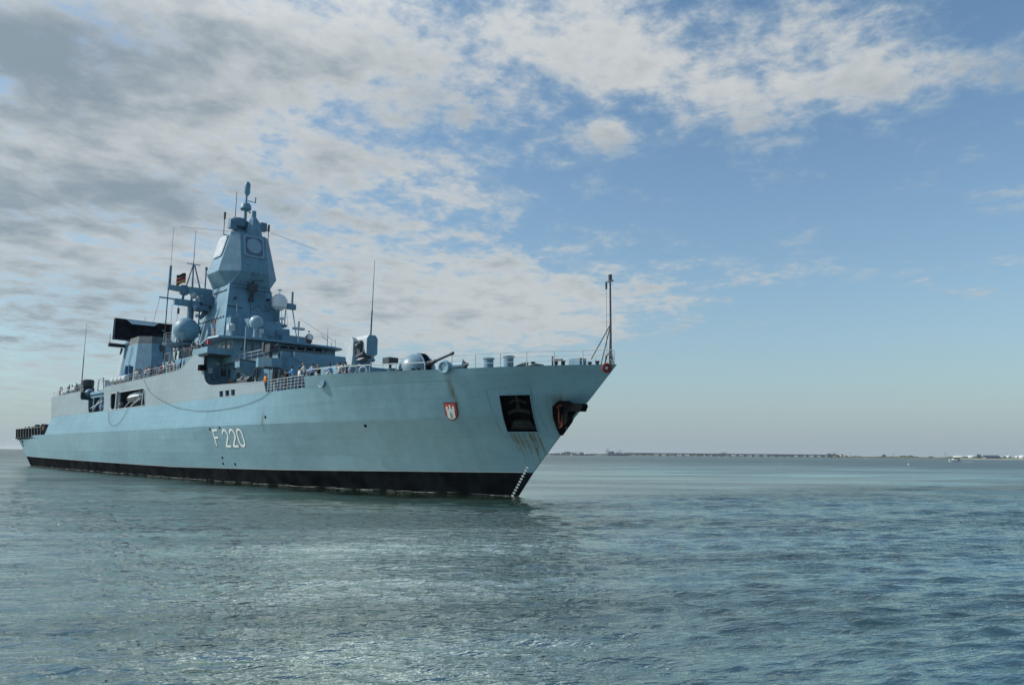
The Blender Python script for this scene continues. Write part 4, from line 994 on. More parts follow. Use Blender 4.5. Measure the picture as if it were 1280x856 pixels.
# ------------------------------------------------------------------ funnel and air-search radar
def funnel():
    b = B()
    lo = [(-80.0, -1.3, 12.1), (-80.0, 1.3, 12.1), (-82.0, 3.3, 12.1), (-89.0, 3.3, 12.1), (-89.0, -3.3, 12.1), (-82.0, -3.3, 12.1)]
    hi = [(-81.6, -1.05, 19.6), (-81.6, 1.05, 19.6), (-83.2, 2.6, 19.6), (-88.0, 2.6, 19.6), (-88.0, -2.6, 19.6), (-83.2, -2.6, 19.6)]
    top = [(-81.9, -1.0, 20.75), (-81.9, 1.0, 20.75), (-83.4, 2.45, 20.75), (-87.8, 2.45, 20.75), (-87.8, -2.45, 20.75), (-83.4, -2.45, 20.75)]
    b.loft([lo, hi]); f = b.obj('funnel', [M_GREY], ship)
    b = B(); b.loft([[(x, y, z+.002) for x, y, z in hi], top]); b.obj('funnel_cap', [mat('sooty_grey', (.10, .12, .13), .7, var=.4)], f)
    b = B(); b.tube((-81.55, .35, 18.4), (-81.5, .35, 19.5), .32, .32, 12); b.box(-81.25, -80.95, .9, 1.3, 16.3, 18.0); b.box(-80.6, -80.4, -.9, -.6, 14.2, 15.6)
    b.obj('funnel_fitting', [M_DARK], f)
    b = B(); b.lathe([(1.75, 12.1), (1.45, 16), (1.05, 20.2), (1.2, 20.4), (1.2, 20.7), (.9, 20.9), (.9, 21.4)], (-93.3, -.55, 0), n=20)
    b.obj('radar_pedestal', [M_GREY], ship, smooth=True)
    b = B(); b.yprism([(-98.5, 12.1), (-93.5, 12.1), (-93.5, 19.3), (-95, 19.0)], -1.6, 1.6); b.obj('pedestal_fin', [M_PALE], ship)
    b = B(); b.box(-93.6, -93.0, -4.1, -1.5, 19.95, 20.5); b.tube((-93.3, -3.9, 20.4), (-93.3, -3.95, 22.0), .04); b.tube((-93.3, -2.2, 18.8), (-93.3, -2.0, 19.8), .13, .2); b.obj('side_yard', [M_DARK], ship)
    # the long air-search radar: black curved reflector with its grey horn beam
    b = B(); n = 12; hw = 4.4
    def ringx(y, dx): 
        k = dx-.45*(1-(y/hw)**2)*-1
        return [(-89.7+k*.0+dx*.0-.10*(1-(y/hw)**2), y, 20.75), (-89.55-.10*(1-(y/hw)**2), y, 24.15), (-90.25-.10*(1-(y/hw)**2), y, 24.15), (-90.4-.10*(1-(y/hw)**2), y, 20.75)]
    b.loft([ringx(y, 0) for y in np.linspace(-hw, hw, n+1)])
    sm = b.obj('air_search_radar', [M_ABSORB], ship)
    b = B(); b.plate([[(-2.8, 24.08), (2.2, 24.08), (1.2, 23.35), (-2.2, 23.3)]], lambda a, c, d: (-89.35+(24.1-c)*1.3-d, a, c), .12)
    b.obj('horn_beam', [M_GREY], sm)
    b = B(); P_ = [(-89.48, -hw, 20.78), (-89.48, -hw, 24.15), (-89.48, hw, 24.15), (-89.48, hw, 20.78), (-89.48, -hw, 20.78)]
    for p, q in zip(P_, P_[1:]): b.tube(p, q, .03, .03, 5)
    b.obj('radar_edge', [M_GREY2], sm)
    b = B(); b.box(-91.6, -90.3, -1.3, 1.0, 21.0, 22.6); b.tube((-92.6, -.4, 20.9), (-91.3, -.1, 21.4), .7, .6, 12); b.tube((-90, .2, 24.2), (-90, .2, 25.0), .03); b.box(-89.4, -89.1, 2.75, 3.2, 22.8, 23.0)
    b.obj('radar_mounting', [M_GREY2], sm)
    # whip antennas
    for x, y, z, h_, lean in ((-97.0, -6.6, 12.1, 11.8, .35), (-24.6, 2.2, 11.2, 11.8, -.35)):
        b = B(); b.tube((x, y, z), (x, y, z+.7), .22, .12); b.tube((x, y, z+.6), (x-lean*.6, y, z+h_*.55), .09, .07, 6); b.tube((x-lean*.6, y, z+h_*.55), (x-lean, y, z+h_), .045, .02, 5)
        b.obj('whip_antenna', [M_DARK], ship)
    # life raft canisters on their racks along the upper deck
    cm = None
    for i, (x, z) in enumerate([(-104.8, 12.55), (-102.9, 12.6), (-99.4, 12.75), (-97.9, 12.9), (-77.4, 12.95), (-75.5, 12.95), (-73.7, 12.95), (-71.9, 12.95)]):
        if cm is None:
            q = B(); q.lathe([(.30, -.75), (.46, -.62), (.46, .62), (.30, .75)], (0, 0, 0), 'x', 16); q.torus((.25, 0, 0), .46, .03, (1, 0, 0), 16, 4); q.torus((-.25, 0, 0), .46, .03, (1, 0, 0), 16, 4)
            cm = q.mesh('raft_canister', [M_CANISTER], True)
        o = bpy.data.objects.new('raft_canister', cm); COL.objects.link(o); o.location = (x, -7.15, z+.15); adopt(o, ship)
    b = B()
    for x in (-103.9, -98.7, -76.4, -72.8): b = B(); b.box(x-1.2, x+1.2, -7.6, -6.7, 12.3, 12.5); b.obj('canister_rack', [M_DARK], ship)
    b = B(); b.ball((-91.0, -6.8, 11.9), .75, 1.0, 18); b.obj('decoy_dome', [M_GREY2], ship, smooth=True)
    b = B(); b.lathe([(.75, 13.0), (.95, 13.2), (.95, 14.2), (.8, 14.35)], (-94.3, -6.4, 0), n=14); b.box(-95.2, -93.2, -7.2, -5.6, 12.1, 13.0); b.box(-102.2, -98.6, -6.2, -5.2, 12.1, 14.0); b.obj('decoy_launcher', [M_DARK], ship)
    b = B(); b.box(-86.2, -82.6, -6.9, -5.5, 12.1, 12.3); b.path([(-86, -7.0, 12.1), (-85.7, -7.0, 13.8), (-83.4, -7.0, 13.9), (-82.9, -7.0, 12.2)], .09); b.box(-85.2, -83.6, -6.7, -5.8, 12.1, 13.6); b.obj('stern_crane', [M_PALE], ship)
    b = B(); b.yprism([(-77.8, 13.6), (-75.8, 13.7), (-75.6, 15.2), (-76.2, 14.8)], -6.3, -5.2); b.tube((-74.7, -6, 12.3), (-74.7, -6, 15.2), .16); b.box(-78.0, -75.0, -6.8, -5.4, 12.3, 13.6); b.obj('covered_winch', [M_CANVAS], ship)
funnel()

def stern():
    # flight deck safety nets standing upright along the edge
    fr = None
    x0_ = -134.2
    for i in range(9):
        if fr is None:
            q = B()
            for a in ((0, 0, 0), (0, 0, 1.72)): q.tube((.08, 0, a[2]), (2.12, 0, a[2]), .03, .03, 5)
            q.tube((2.28, -.07, 0), (2.05, -.07, 1.72), .035, .035, 5)
            q.box(.06, 2.24, -.06, .03, .02, 1.70, 1)
            fr = q.mesh('safety_net', [M_PALE, M_BLACK])
        o = bpy.data.objects.new('safety_net', fr); COL.objects.link(o); o.location = (x0_+i*2.32, -8.35, 5.35); o.rotation_euler.x = R(4); adopt(o, ship)
    b = B()
    for i in range(10): b.box(x0_+i*2.32-.1, x0_+i*2.32+.25, -8.45, -8.0, 5.05, 5.32)
    b.obj('net_bracket', [M_BLACK], ship)
    b = B(); b.box(-136.0, -131.5, -8.6, -7.0, 4.95, 5.1); b.obj('stern_platform', [M_PALE], ship)
    b = B()
    for x, w, h_ in ((-130, .7, 7.5), (-128.6, .9, 7.9), (-127.6, .8, 7.7), (-123.5, .8, 7.9), (-121.4, .9, 7.8)): b.box(x-w/2, x+w/2, -6.5, -5.6, 5.7, h_, 0, .1, .1)
    b.obj('flight_deck_gear', [M_DARK], ship)
stern()

# ------------------------------------------------------------------ weapons and foredeck
M_TURRET = mat('turret_grey', (.155, .25, .31), .38, var=.12, vscale=1.2)
def foredeck():
    b = B(); b.prism([(-27.2, -3.9), (-19.6, -3.9), (-19.6, 3.4), (-27.2, 3.4)], 8.6, [(-27.2, -3.7), (-19.8, -3.7), (-19.8, 3.3), (-27.2, 3.3)], 11.2); b.box(-22.5, -19.0, 1.6, 3.4, 8.6, 11.1)
    b.obj('missile_cell_house', [M_GREY], ship)
    b = B(); b.lathe([(.95, 11.2), (.7, 11.7), (.55, 12.0)], (-22.2, 0, 0), n=14); b.box(-22.9, -21.5, -.9, .9, 12.0, 12.25)
    rm = b.obj('missile_launcher', [M_GREY], ship)
    b = B(); th = R(6)
    b.xprism([(-.62, 12.62), (-.42, 12.45), (.42, 12.45), (.62, 12.62), (.62, 14.1), (.35, 14.45), (-.35, 14.45), (-.62, 14.1)], -23.6, -20.7)
    b.obj('launcher_box', [M_PALE], rm)
    b = B(); b.yprism([(-23.4, 11.5), (-22.5, 11.5), (-22.3, 12.6), (-22.3, 14.0), (-22.6, 14.3), (-23.4, 14.25), (-23.9, 13.9)], -1.15, -.66); b.box(-23.2, -21.8, .64, 1.0, 12.0, 13.6)
    b.obj('launcher_arm', [M_PALE], rm)
    b = B(); b.box(-22.2, -21.4, -.9, -.64, 12.5, 13.9); b.tube((-21.9, -1.0, 13.4), (-21.5, -1.0, 13.4), .22); b.tube((-22.1, -.85, 12.3), (-20.9, -.75, 12.6), .2); b.tube((-21.6, -.8, 11.9), (-20.9, -.4, 12.2), .28)
    b.obj('launcher_gear', [M_DARK], rm)
    b = B(); b.xprism([(-.58, 12.64), (-.40, 12.49), (.40, 12.49), (.58, 12.64), (.58, 14.08), (.33, 14.41), (-.33, 14.41), (-.58, 14.08)], -20.7, -20.66); b.obj('launcher_hatch', [M_GREY], rm)
    # 76 mm gun
    c = (-13.2, 0, 10.45); b = B()
    b.lathe([(1.62, -1.3), (1.66, -.4), (1.66, 0)]+[(1.66*math.cos(R(t)), 1.55*math.sin(R(t))) for t in range(10, 91, 10)], c, n=32)
    gh = b.obj('gun_turret', [M_TURRET], ship, smooth=True)
    b = B(); b.tube((-13.0, 0, 10.6), (-11.2, 0, 10.95), .34, .26, 12); b.tube((-11.3, 0, 10.93), (-8.1, 0, 11.55), .13, .10, 12); b.tube((-8.4, 0, 11.49), (-8.1, 0, 11.55), .14, .14, 12); b.tube((-11.2, 0, 10.95), (-10.5, 0, 11.08), .2, .17)
    b.obj('gun_barrel', [M_DARK], gh)
    b = B()
    for s_ in (-.36, .36):
        rr = [(-13.2+1.72*math.cos(R(t)), 10.45+1.61*math.sin(R(t))) for t in range(-10, 75, 8)]
        b.loft([[(x, s_-.05, z), (x+.0, s_+.05, z), (x*1.0-.1, s_+.05, z-.05), (x-.1, s_-.05, z-.05)] for x, z in rr])
    rr = [(-13.2+1.69*math.cos(R(t)), 10.45+1.585*math.sin(R(t))) for t in range(-10, 75, 8)]
    b.loft([[(x, -.31, z), (x, .31, z), (x-.1, .31, z-.05), (x-.1, -.31, z-.05)] for x, z in rr], 1)
    b.obj('barrel_slot', [M_GREY, M_BLACK], gh)
    b = B(); b.torus((-13.2, 0, 9.3), 1.72, .10, (0, 0, 1), 32, 6); b.obj('turret_ring', [M_DARK], gh)
    def rep(name, fn, places, mats, parent=ship, smooth=True):
        me = fn().mesh(name, mats, smooth); out = []
        for p in places:
            o = bpy.data.objects.new(name, me); COL.objects.link(o); o.location = p[:3]; 
            if len(p) > 3: o.rotation_euler.z = p[3]
            adopt(o, parent); out.append(o)
        return out
    def boll():
        q = B(); q.lathe([(.42, 0), (.36, .06), (.36, .82), (.44, .86), (.44, .95)], (0, 0, 0), n=16); return q
    rep('deck_ventilator', boll, [(0.0, -3.1, 9.2), (1.85, -2.8, 9.2)], [M_GREY])
    rep('deck_ventilator', boll, [(-10.2, -4.7, 9.05, .3)], [M_GREY])
    def bitt():
        q = B()
        for x in (-.35, .35): q.tube((x, 0, 0), (x, 0, .42), .13, .13, 10); q.lathe([(.13, .38), (.18, .42), (.18, .48)], (x, 0, 0), n=10)
        q.box(-.6, .6, -.2, .2, 0, .07); return q
    rep('bollard', bitt, [(-3.2, -4.2, 9.2), (3.1, -1.9, 9.2), (5.3, -1.1, 9.2), (-6.2, -5.2, 9.2), (-8.0, -5.6, 9.2), (6.8, .8, 9.2)], [M_DARK])
    b = B(); b.box(6.1, 7.1, -1.0, -.3, 9.2, 9.75); b.obj('deck_locker', [M_GREY], ship)
    b = B(); b.tube((-2.1, -4.3, 9.2), (-2.1, -4.3, 9.6), .10); b.tube((-2.7, -4.4, 9.65), (-1.5, -4.2, 9.65), .30, .30, 14); b.obj('winch_drum', [M_GREY], ship)
    def one(name, fn): b = B(); fn(b); b.obj(name, [M_DARK], ship)
    one('rail_brace', lambda b: b.tube((2.6, -3.0, 9.2), (1.9, -3.0, 10.15), .04))
    one('roller_frame', lambda b: b.tube((4.9, -1.4, 9.2), (4.9, -1.4, 10.0), .06).tube((4.9, -1.4, 9.8), (5.8, -1.4, 9.7), .07).tube((5.8, -1.4, 9.75), (5.8, -1.4, 9.2), .06))
    one('chain_stopper', lambda b: b.tube((6.6, -.9, 9.2), (7.2, -.9, 9.7), .09))
    one('cable_lever', lambda b: b.tube((-.6, -4.6, 9.2), (-1.2, -4.6, 10.0), .05))
    one('cable_drum', lambda b: b.tube((-1.2, -4.6, 9.3), (-.5, -4.7, 9.6), .12))
    one('anchor_chain', lambda b: b.path([(2.2, -2.5, 9.3), (2.9, -2.4, 9.5), (3.4, -2.3, 9.3), (4.0, -2.2, 9.4), (4.5, -1.9, 9.3)], .12))
    # jackstaff with its stays at the stem head
    b = B(); b.tube((9.05, 0, 9.15), (9.05, 0, 15.1), .075, .06, 8); b.tube((9.05, 0, 15.1), (9.05, 0, 15.45), .13, .13, 10); b.box(8.85, 9.3, -.06, .06, 14.95, 15.05); b.tube((8.7, 0, 14.5), (8.7, 0, 15.0), .07)
    j = b.obj('jackstaff', [M_DARK], ship)
    b = B(); b.tube((8.98, 0, 11.9), (7.3, 0, 9.75), .035); b.tube((9.0, 0, 11.8), (8.5, -.4, 9.2), .035); b.tube((9.0, 0, 11.6), (8.6, .35, 9.2), .03); b.obj('staff_stay', [M_DARK], j)
    b = B(); b.tube((8.7, 0, 9.3), (8.7, 0, 14.6), .012, .012, 4); b.obj('staff_halyard', [M_ROPE], j)
    b = B(); b.path([(9.0+.55*math.cos(R(t)), -.15-.25*math.cos(R(t)), 9.2+.75*math.sin(R(t))) for t in range(0, 181, 15)], .05); b.obj('stem_hoop', [M_DARK], ship)
    b = B(); b.tube((-14.5, -2, 10.0), (-14.5, -2, 11.0), .12); b.box(-15.0, -14.0, -2.5, -1.5, 10.95, 11.5); b.obj('fire_monitor', [M_DARK], ship)
    b = B(); b.torus((-13.4, -6.8, 9.6), .28, .07, (1, -.4, 0)); b.box(-14.1, -13.2, -6.6, -6.2, 9.3, 9.75); b.obj('lifebuoy', [M_RED], ship)
    b = B(); b.torus((-11.6, -7.5, 9.75), .30, .08, (1, -.6, 0)); b.torus((-10.9, -7.0, 9.7), .30, .08, (.8, -1, 0)); b.tube((-15.2, -8.2, 9.1), (-14.6, -7.9, 9.9), .10); b.obj('cable_coil', [M_PALE], ship)
foredeck()

# ------------------------------------------------------------------ loose things on board
def boat():
    bt = empty('inflatable_boat', (-65.4, -7.0, 9.75)); tag(bt, 'covered pale grey ship\'s boat slung in the long side opening of the frigate', 'boat')
    b = B(); rings = []
    for x, w, zk, zt in ((-3.6, .75, -.35, .35), (-2, .95, -.6, .35), (0, 1.0, -.65, .38), (2, .85, -.55, .45), (3.2, .45, -.2, .6), (3.9, .06, .35, .72)):
        rings.append([(x, 0, zk), (x, -w*.8, zk+.35), (x, -w, zt), (x, w, zt), (x, w*.8, zk+.35)])
    b.loft(rings); o = b.obj('boat_hull', [M_DARK]); o.parent = bt
    b = B(); rings = []
    for x, w, h_ in ((-3.5, .7, .25), (-2.4, .9, .8), (0, .95, 1.0), (1.8, .8, .75), (3.4, .3, .2)):
        rings.append([(x, -w, .36), (x, -w*.8, .36+h_*.6), (x, 0, .36+h_), (x, w*.8, .36+h_*.6), (x, w, .36)])
    b.loft(rings); o = b.obj('boat_cover', [M_CANISTER], smooth=True); o.parent = bt
boat()
def flag():
    b = B()
    for k in range(3):
        z1_ = 25.35-.42*k; vs = []; n = 10
        for i in range(n+1):
            t = i/n; x = -55+.10*math.sin(t*7+1)*t; y = -6.0-1.15*t; dz = -.35*t+.10*math.sin(t*6)-k*.04*t
            vs += [(x, y, z1_+dz), (x, y, z1_-.42+dz)]
        f_ = [(2*i, 2*i+2, 2*i+3, 2*i+1) for i in range(n)]
        b.add(vs, f_, k)
    o = b.obj('ensign', [M_FLAGB, M_FLAGR, M_FLAGG]); tag(o, 'small black red and gold flag flying above the signal yard', 'flag')
    o.modifiers.new('thickness', 'SOLIDIFY').thickness = .02
flag()
def ropes():
    def rp(name, pts, label, x_off=.06):
        P = [p for p in pts]; xs = [p[0] for p in P]; zs = [p[1] for p in P]
        q = np.linspace(xs[0], xs[-1], 40); z = pchip(xs, zs, q) if xs[0] < xs[-1] else None
        b = B(); pp = []
        for x_, z_ in zip(q, z):
            y_ = half_breadth(x_, z_)+.08 if z_ < 8.6 else sy(z_)+.08 if z_ > 8.65 else 8.45
            pp.append((x_, -y_, z_))
        b.path(pp, .018, 5); o = b.obj(name, [M_ROPE]); tag(o, label, 'rope', 'ropes slung along the hull side')
    rp('mooring_rope', [(-60.9, 12.1), (-57.7, 10.3), (-52.0, 8.85), (-46.1, 7.85), (-37.5, 7.30), (-31.4, 7.45), (-26.1, 8.05), (-24.2, 8.6)], 'long dark rope hanging in a wide bow above the hull number')
    rp('mooring_rope', [(-74.0, 8.55), (-73.3, 7.6), (-72.0, 6.8), (-70.1, 6.4), (-67.8, 6.75), (-66.4, 7.6), (-65.5, 8.6)], 'short dark rope looped below the boat opening')
ropes()

def small_fittings():
    """doors, ladders, cable runs and boxes on the upper works"""
    def door(name, fn, w=.75, h_=1.75):
        b = B(); r_ = .15; P_ = rrect(-w/2, w/2, 0, h_, r_, 3); b.plate([P_], lambda a, c, d: fn(a, c, .05-d), .05)
        b.path([fn(a, c, .06) for a, c in P_+P_[:2]], .035, 4)
        for z in (.4, 1.3): b.tube(fn(w/2-.1, z, .06), fn(w/2-.28, z, .10), .03, .03, 4)
        b.obj(name, [M_GREY2], ship)
    F = lambda x0, y0, z0: (lambda a, c, d: (x0+d, y0+a, z0+c))           # on a wall facing the bow
    S = lambda x0, y0, z0: (lambda a, c, d: (x0+a, y0-d, z0+c))           # on a wall facing starboard
    door('weather_door', F(-27.95, -3.4, 8.75)); door('weather_door', F(-45.55, 1.6, 15.4)); door('weather_door', S(-37.4, -5.5, 8.75)); door('weather_door', S(-31.2, -5.5, 8.75))
    door('weather_door', S(-52.5, -4.27, 14.1)); door('weather_door', F(-41.55, -6.9, 10.9), .6, 1.3)
    def ladder(p, q, w, side):
        b = B(); p, q = Vector(p), Vector(q); s_ = Vector(side)*w/2; b.tube(p-s_, q-s_, .025, .025, 4); b.tube(p+s_, q+s_, .025, .025, 4)
        n = int((q-p).length/.32)
        for i in range(1, n): r_ = p.lerp(q, i/n); b.tube(r_-s_, r_+s_, .018, .018, 4)
        b.obj('ladder', [M_GREY2], ship)
    ladder((-46.4, 1.0, 19.1), (-48.9, .9, 23.2), .45, (0, 1, 0)); ladder((-85.5, -3.45, 12.2), (-85.5, -2.75, 19.4), .45, (1, 0, 0)); ladder((-45.5, -3.2, 15.4), (-45.65, -3.1, 18.9), .4, (0, 1, 0))
    ladder((-30.9, -5.62, 8.8), (-30.9, -5.6, 12.8), .4, (1, 0, 0)); ladder((-58.1, -5.0, 12.2), (-58.1, -5.0, 14.1), .5, (0, 1, 0))
    rr = random.Random(21)
    def run(pts, r_=.03):
        b = B(); b.path(pts, r_, 5); b.obj('cable_run', [M_GREY2], ship)
    run([(-45.52, -1.2+2.6, 15.4), (-45.6, 1.4, 17.2), (-45.62, .3, 17.3), (-45.7, .2, 18.9)]); run([(-47.2, 1.9, 19.3), (-48.5, 1.7, 22.0), (-48.95, 1.7, 23.4)]); run([(-47.1, -2.4, 19.3), (-48.9, -1.9, 23.2)], .04)
    run([(-28.0, -2.0, 9.0), (-28.4, -2.0, 11.7), (-28.4, 1.5, 11.75)]); run([(-27.8, 2.6, 9), (-28.4, 2.6, 11.6)]); run([(-41.5, -6.3, 8.8), (-41.5, -6.3, 13.3)]); run([(-80.3, .9, 12.2), (-81.5, .85, 19.4)], .05)
    def junk(name, wall, spots, mat_):
        for (a, c, w, h_, dpt) in spots:
            b = B()
            if wall[0] == 'F': b.box(wall[1]-.02, wall[1]+dpt, a-w/2, a+w/2, c, c+h_)
            else: b.box(a-w/2, a+w/2, wall[1]-dpt, wall[1]+.02, c, c+h_)
            b.obj(name, [mat_], ship)
    junk('junction_box', ('F', -45.6), [(-2.9, 16.2, .4, .5, .2), (.2, 15.9, .6, .35, .2), (2.2, 17.4, .35, .5, .15), (-.1, 18.0, .5, .3, .15)], M_GREY2)
    junk('junction_box', ('F', -28.0), [(-2.6, 10.3, .4, .5, .2), (-.6, 10.6, .5, .35, .2), (1.0, 10.2, .5, .6, .2), (2.4, 9.4, .4, .8, .2)], M_PALE)
    junk('ventilation_grille', ('S', -5.5), [(-38.4, 11.0, .9, .6, .06), (-35.8, 12.0, .7, .5, .06), (-39.4, 12.0, .5, .5, .08)], M_DARK)
    junk('fire_hose_box', ('F', -41.6), [(-7.4, 11.6, .5, .6, .18), (-6.6, 12.6, .4, .3, .12)], M_PALE)
    junk('ventilation_grille', ('F', -41.6), [(-5.9, 11.4, .5, .8, .05)], M_DARK)
    for x, y, z, ax in ((-40.2, -5.62, 10.6, (0, -1, 0)), (-27.85, -1.0, 9.4, (1, 0, 0))):
        b = B(); b.torus((x, y, z), .30, .075, ax, 20, 6); b.obj('life_ring', [M_ORANGE], ship, smooth=True)
    # liferaft canisters and lockers on the bridge roof and mast house
    b = B()
    for y in (-4.4, -3.9, 1.0, 1.6): b.box(-41.0, -40.6, y, y+.35, 15.48, 15.85)
    b.obj('roof_locker', [M_GREY2], ship)
small_fittings()

# ------------------------------------------------------------------ people
M_SKIN = mat('skin', (.42, .25, .18), .6, var=.05)
CLOTH = {}
def cloth(name, col):
    if name not in CLOTH: CLOTH[name] = mat('cloth_'+name, col, .85, var=.12, vscale=6)
    return CLOTH[name]
PAL = dict(white=(.65, .65, .62), lightblue=(.12, .33, .62), navy=(.012, .02, .05), black=(.012, .012, .014), pink=(.55, .32, .36), grey=(.25, .27, .28), jeans=(.03, .07, .17),
           khaki=(.28, .24, .16), red=(.40, .04, .04), orange=(.75, .20, .04), brown=(.06, .03, .015), blond=(.30, .20, .09), darkhair=(.012, .009, .008))
def skin_mesh(name, joints, bones, sub=1):
    me = bpy.data.meshes.new(name); me.from_pydata([j[0] for j in joints], bones, [])
    o = bpy.data.objects.new(name, me); COL.objects.link(o)
    md = o.modifiers.new('s', 'SKIN'); md.use_smooth_shade = True
    if not me.skin_vertices: me.attributes  # created with the modifier
    sv = me.skin_vertices[0].data if len(me.skin_vertices) else None
    if sv is None:
        bm = bmesh.new(); bm.from_mesh(me); bm.verts.layers.skin.verify(); bm.to_mesh(me); bm.free(); sv = me.skin_vertices[0].data
    for i, j in enumerate(joints): sv[i].radius = (j[1], j[2] if len(j) > 2 else j[1]); sv[i].use_root = (i == 0)
    o.modifiers.new('d', 'SUBSURF').levels = sub
    bpy.context.view_layer.update()
    nm = bpy.data.meshes.new_from_object(o.evaluated_get(bpy.context.evaluated_depsgraph_get()))
    bpy.data.objects.remove(o); return nm
def make_person(pose):
    lean = .10 if pose == 'lean' else 0.0
    pelvis = (-lean*.4, 0, .93); belly = (-lean*.1, 0, 1.10); chest = (lean*.6, 0, 1.30); neck = (lean*1.1, 0, 1.47); head = (lean*1.4+.01, 0, 1.61); crown = (lean*1.5, 0, 1.71)
    A = {'lean': [((.30, -.20, 1.16), (.52, -.10, 1.10)), ((.30, .20, 1.16), (.52, .12, 1.10))],
         'stand': [((-.02, -.25, 1.12), (.10, -.26, .88)), ((-.02, .25, 1.12), (.10, .26, .88))],
         'photo': [((.16, -.26, 1.22), (.30, -.08, 1.50)), ((.16, .26, 1.22), (.30, .10, 1.50))],
         'wave': [((-.02, -.25, 1.12), (.12, -.22, .92)), ((.06, .34, 1.52), (.12, .32, 1.78))]}[pose]
    J = [(pelvis, .13, .15), (belly, .115, .14), (chest, .125, .165), (neck, .055), (head, .095, .082), (crown, .07, .065)]
    E_ = [(0, 1), (1, 2), (2, 3), (3, 4), (4, 5)]
    hands = []
    for s_, (elb, wr) in zip((-1, 1), A):
        k = len(J); sh = (chest[0]+lean*.3, s_*.185, 1.40)
        wv = Vector(wr); d = (wv-Vector(elb)).normalized(); hd = tuple(wv+d*.085)
        J += [(sh, .062), (elb, .045), (wr, .030), (hd, .022, .038)]; E_ += [(2, k), (k, k+1), (k+1, k+2), (k+2, k+3)]
        hands.append((wv, d, s_))
    for s_ in (-1, 1):
        k = len(J); J += [((pelvis[0], s_*.095, .86), .085), ((.02, s_*.11, .48), .062), ((-.03, s_*.12, .09), .042), ((.14, s_*.13, .035), .035)]
        E_ += [(0, k), (k, k+1), (k+1, k+2), (k+2, k+3)]
    body = skin_mesh('person_body', J, E_)
    b = B()
    for wv, d, s_ in hands:   # four fingers of unequal length and a thumb, slightly curled
        side = Vector((0, 1, 0)).cross(d); side = side.normalized() if side.length > .2 else Vector((1, 0, 0)); across = d.cross(side).normalized()
        for i, l in enumerate((.070, .080, .074, .058)):
            p = wv+d*.10+across*(i-1.5)*.019; q = p+d*l*.55-side*.008; r_ = q+d*l*.35-side*.025
            b.tube(p-d*.02, q, .010, .009, 6); b.tube(q-d*.002, r_, .009, .006, 6)
        p = wv+d*.045-across*s_*.03; q = p-across*s_*.03+d*.035; b.tube(p, q, .012, .010, 6); b.tube(q, q+d*.03, .010, .007, 6)
    hx, hz = head[0], head[2]
    b.loft([[(hx+.085, -.018, hz-.03), (hx+.085, .018, hz-.03), (hx+.085, .0, hz+.035)], [(hx+.122, -.005, hz-.028), (hx+.122, .005, hz-.028), (hx+.10, 0, hz+.03)]])
    for s_ in (-1, 1): b.ball((hx, s_*.086, hz), .022, 1.4, 8); b.ball((hx+.088, s_*.032, hz+.02), .011, 1, 6, mi=1)
    b.box(hx+.075, hx+.097, -.022, .022, hz-.066, hz-.058, 1)
    bm = bmesh.new(); bm.from_mesh(body); bm.from_mesh(b.mesh('tmp', [M_SKIN, M_BLACK], True)); bm.to_mesh(body); bm.free()
    body.materials.clear(); body.materials.append(M_SKIN); body.materials.append(M_BLACK)
    body.polygons.foreach_set('use_smooth', [True]*len(body.polygons))
    g_ = .020
    kn = [J[i] for i in range(len(J))]
    S = [(pelvis, .135+g_, .155+g_), (belly, .12+g_, .15+g_), (chest, .13+g_, .175+g_), ((neck[0], 0, 1.43), .07)]
    SE = [(0, 1), (1, 2), (2, 3)]
    for s_, (elb, wr) in zip((-1, 1), A):
        k = len(S); sh = (chest[0]+lean*.3, s_*.185, 1.40); mid = Vector(elb).lerp(Vector(wr), .35 if pose != 'stand' else .85)
        S += [(sh, .078), (elb, .062), (tuple(mid), .052)]; SE += [(2, k), (k, k+1), (k+1, k+2)]
    shirt = skin_mesh('shirt', S, SE)
    T_ = [((pelvis[0], 0, .97), .15, .17), ((pelvis[0], 0, .90), .15, .17)]; TE = [(0, 1)]
    for s_ in (-1, 1):
        k = len(T_); T_ += [((pelvis[0], s_*.10, .80), .105), ((.02, s_*.11, .48), .080), ((-.03, s_*.12, .13), .068)]; TE += [(1, k), (k, k+1), (k+1, k+2)]
    trousers = skin_mesh('trousers', T_, TE)
    q = B(); q.ball((hx-.018, 0, hz+.03), .108, 1.12, 14, -20, 90); q.ball((hx-.045, 0, hz-.03), .080, 1.2, 12); hair = q.mesh('hair', [M_BLACK], True)
    q = B()
    for s_ in (-1, 1): q.loft([[(-.09, s_*.13-.05, 0), (.20, s_*.13-.05, 0), (.20, s_*.13+.05, 0), (-.09, s_*.13+.05, 0)], [(-.07, s_*.125-.04, .10), (.06, s_*.13-.045, .10), (.06, s_*.13+.045, .10), (-.07, s_*.125+.04, .10)]])
    shoes = q.mesh('shoes', [M_BLACK])
    return dict(body=body, shirt=shirt, trousers=trousers, hair=hair, shoes=shoes)
PROTO = {p: make_person(p) for p in ('lean', 'stand', 'photo', 'wave')}
def person(x, y, z, face, pose, shirt, trousers, hair, label, group=None, s_=1.0):
    """face: heading in degrees"""
    pr = PROTO[pose]; o = bpy.data.objects.new('person', pr['body']); COL.objects.link(o)
    o.location = (x, y, z); o.rotation_euler.z = R(face); o.scale = (s_,)*3
    tag(o, label, 'person', group)
    for nm, c in (('shirt', shirt), ('trousers', trousers), ('hair', hair), ('shoes', 'black')):
        me = pr[nm]; q = bpy.data.objects.new(nm, me); COL.objects.link(q); q.parent = o
        if not me.materials: me.materials.append(M_BLACK)
        q.material_slots[0].link = 'OBJECT'; q.material_slots[0].material = cloth(c, PAL[c])
    return o
SB = -90
GW = 'people along the waist and foredeck rail'
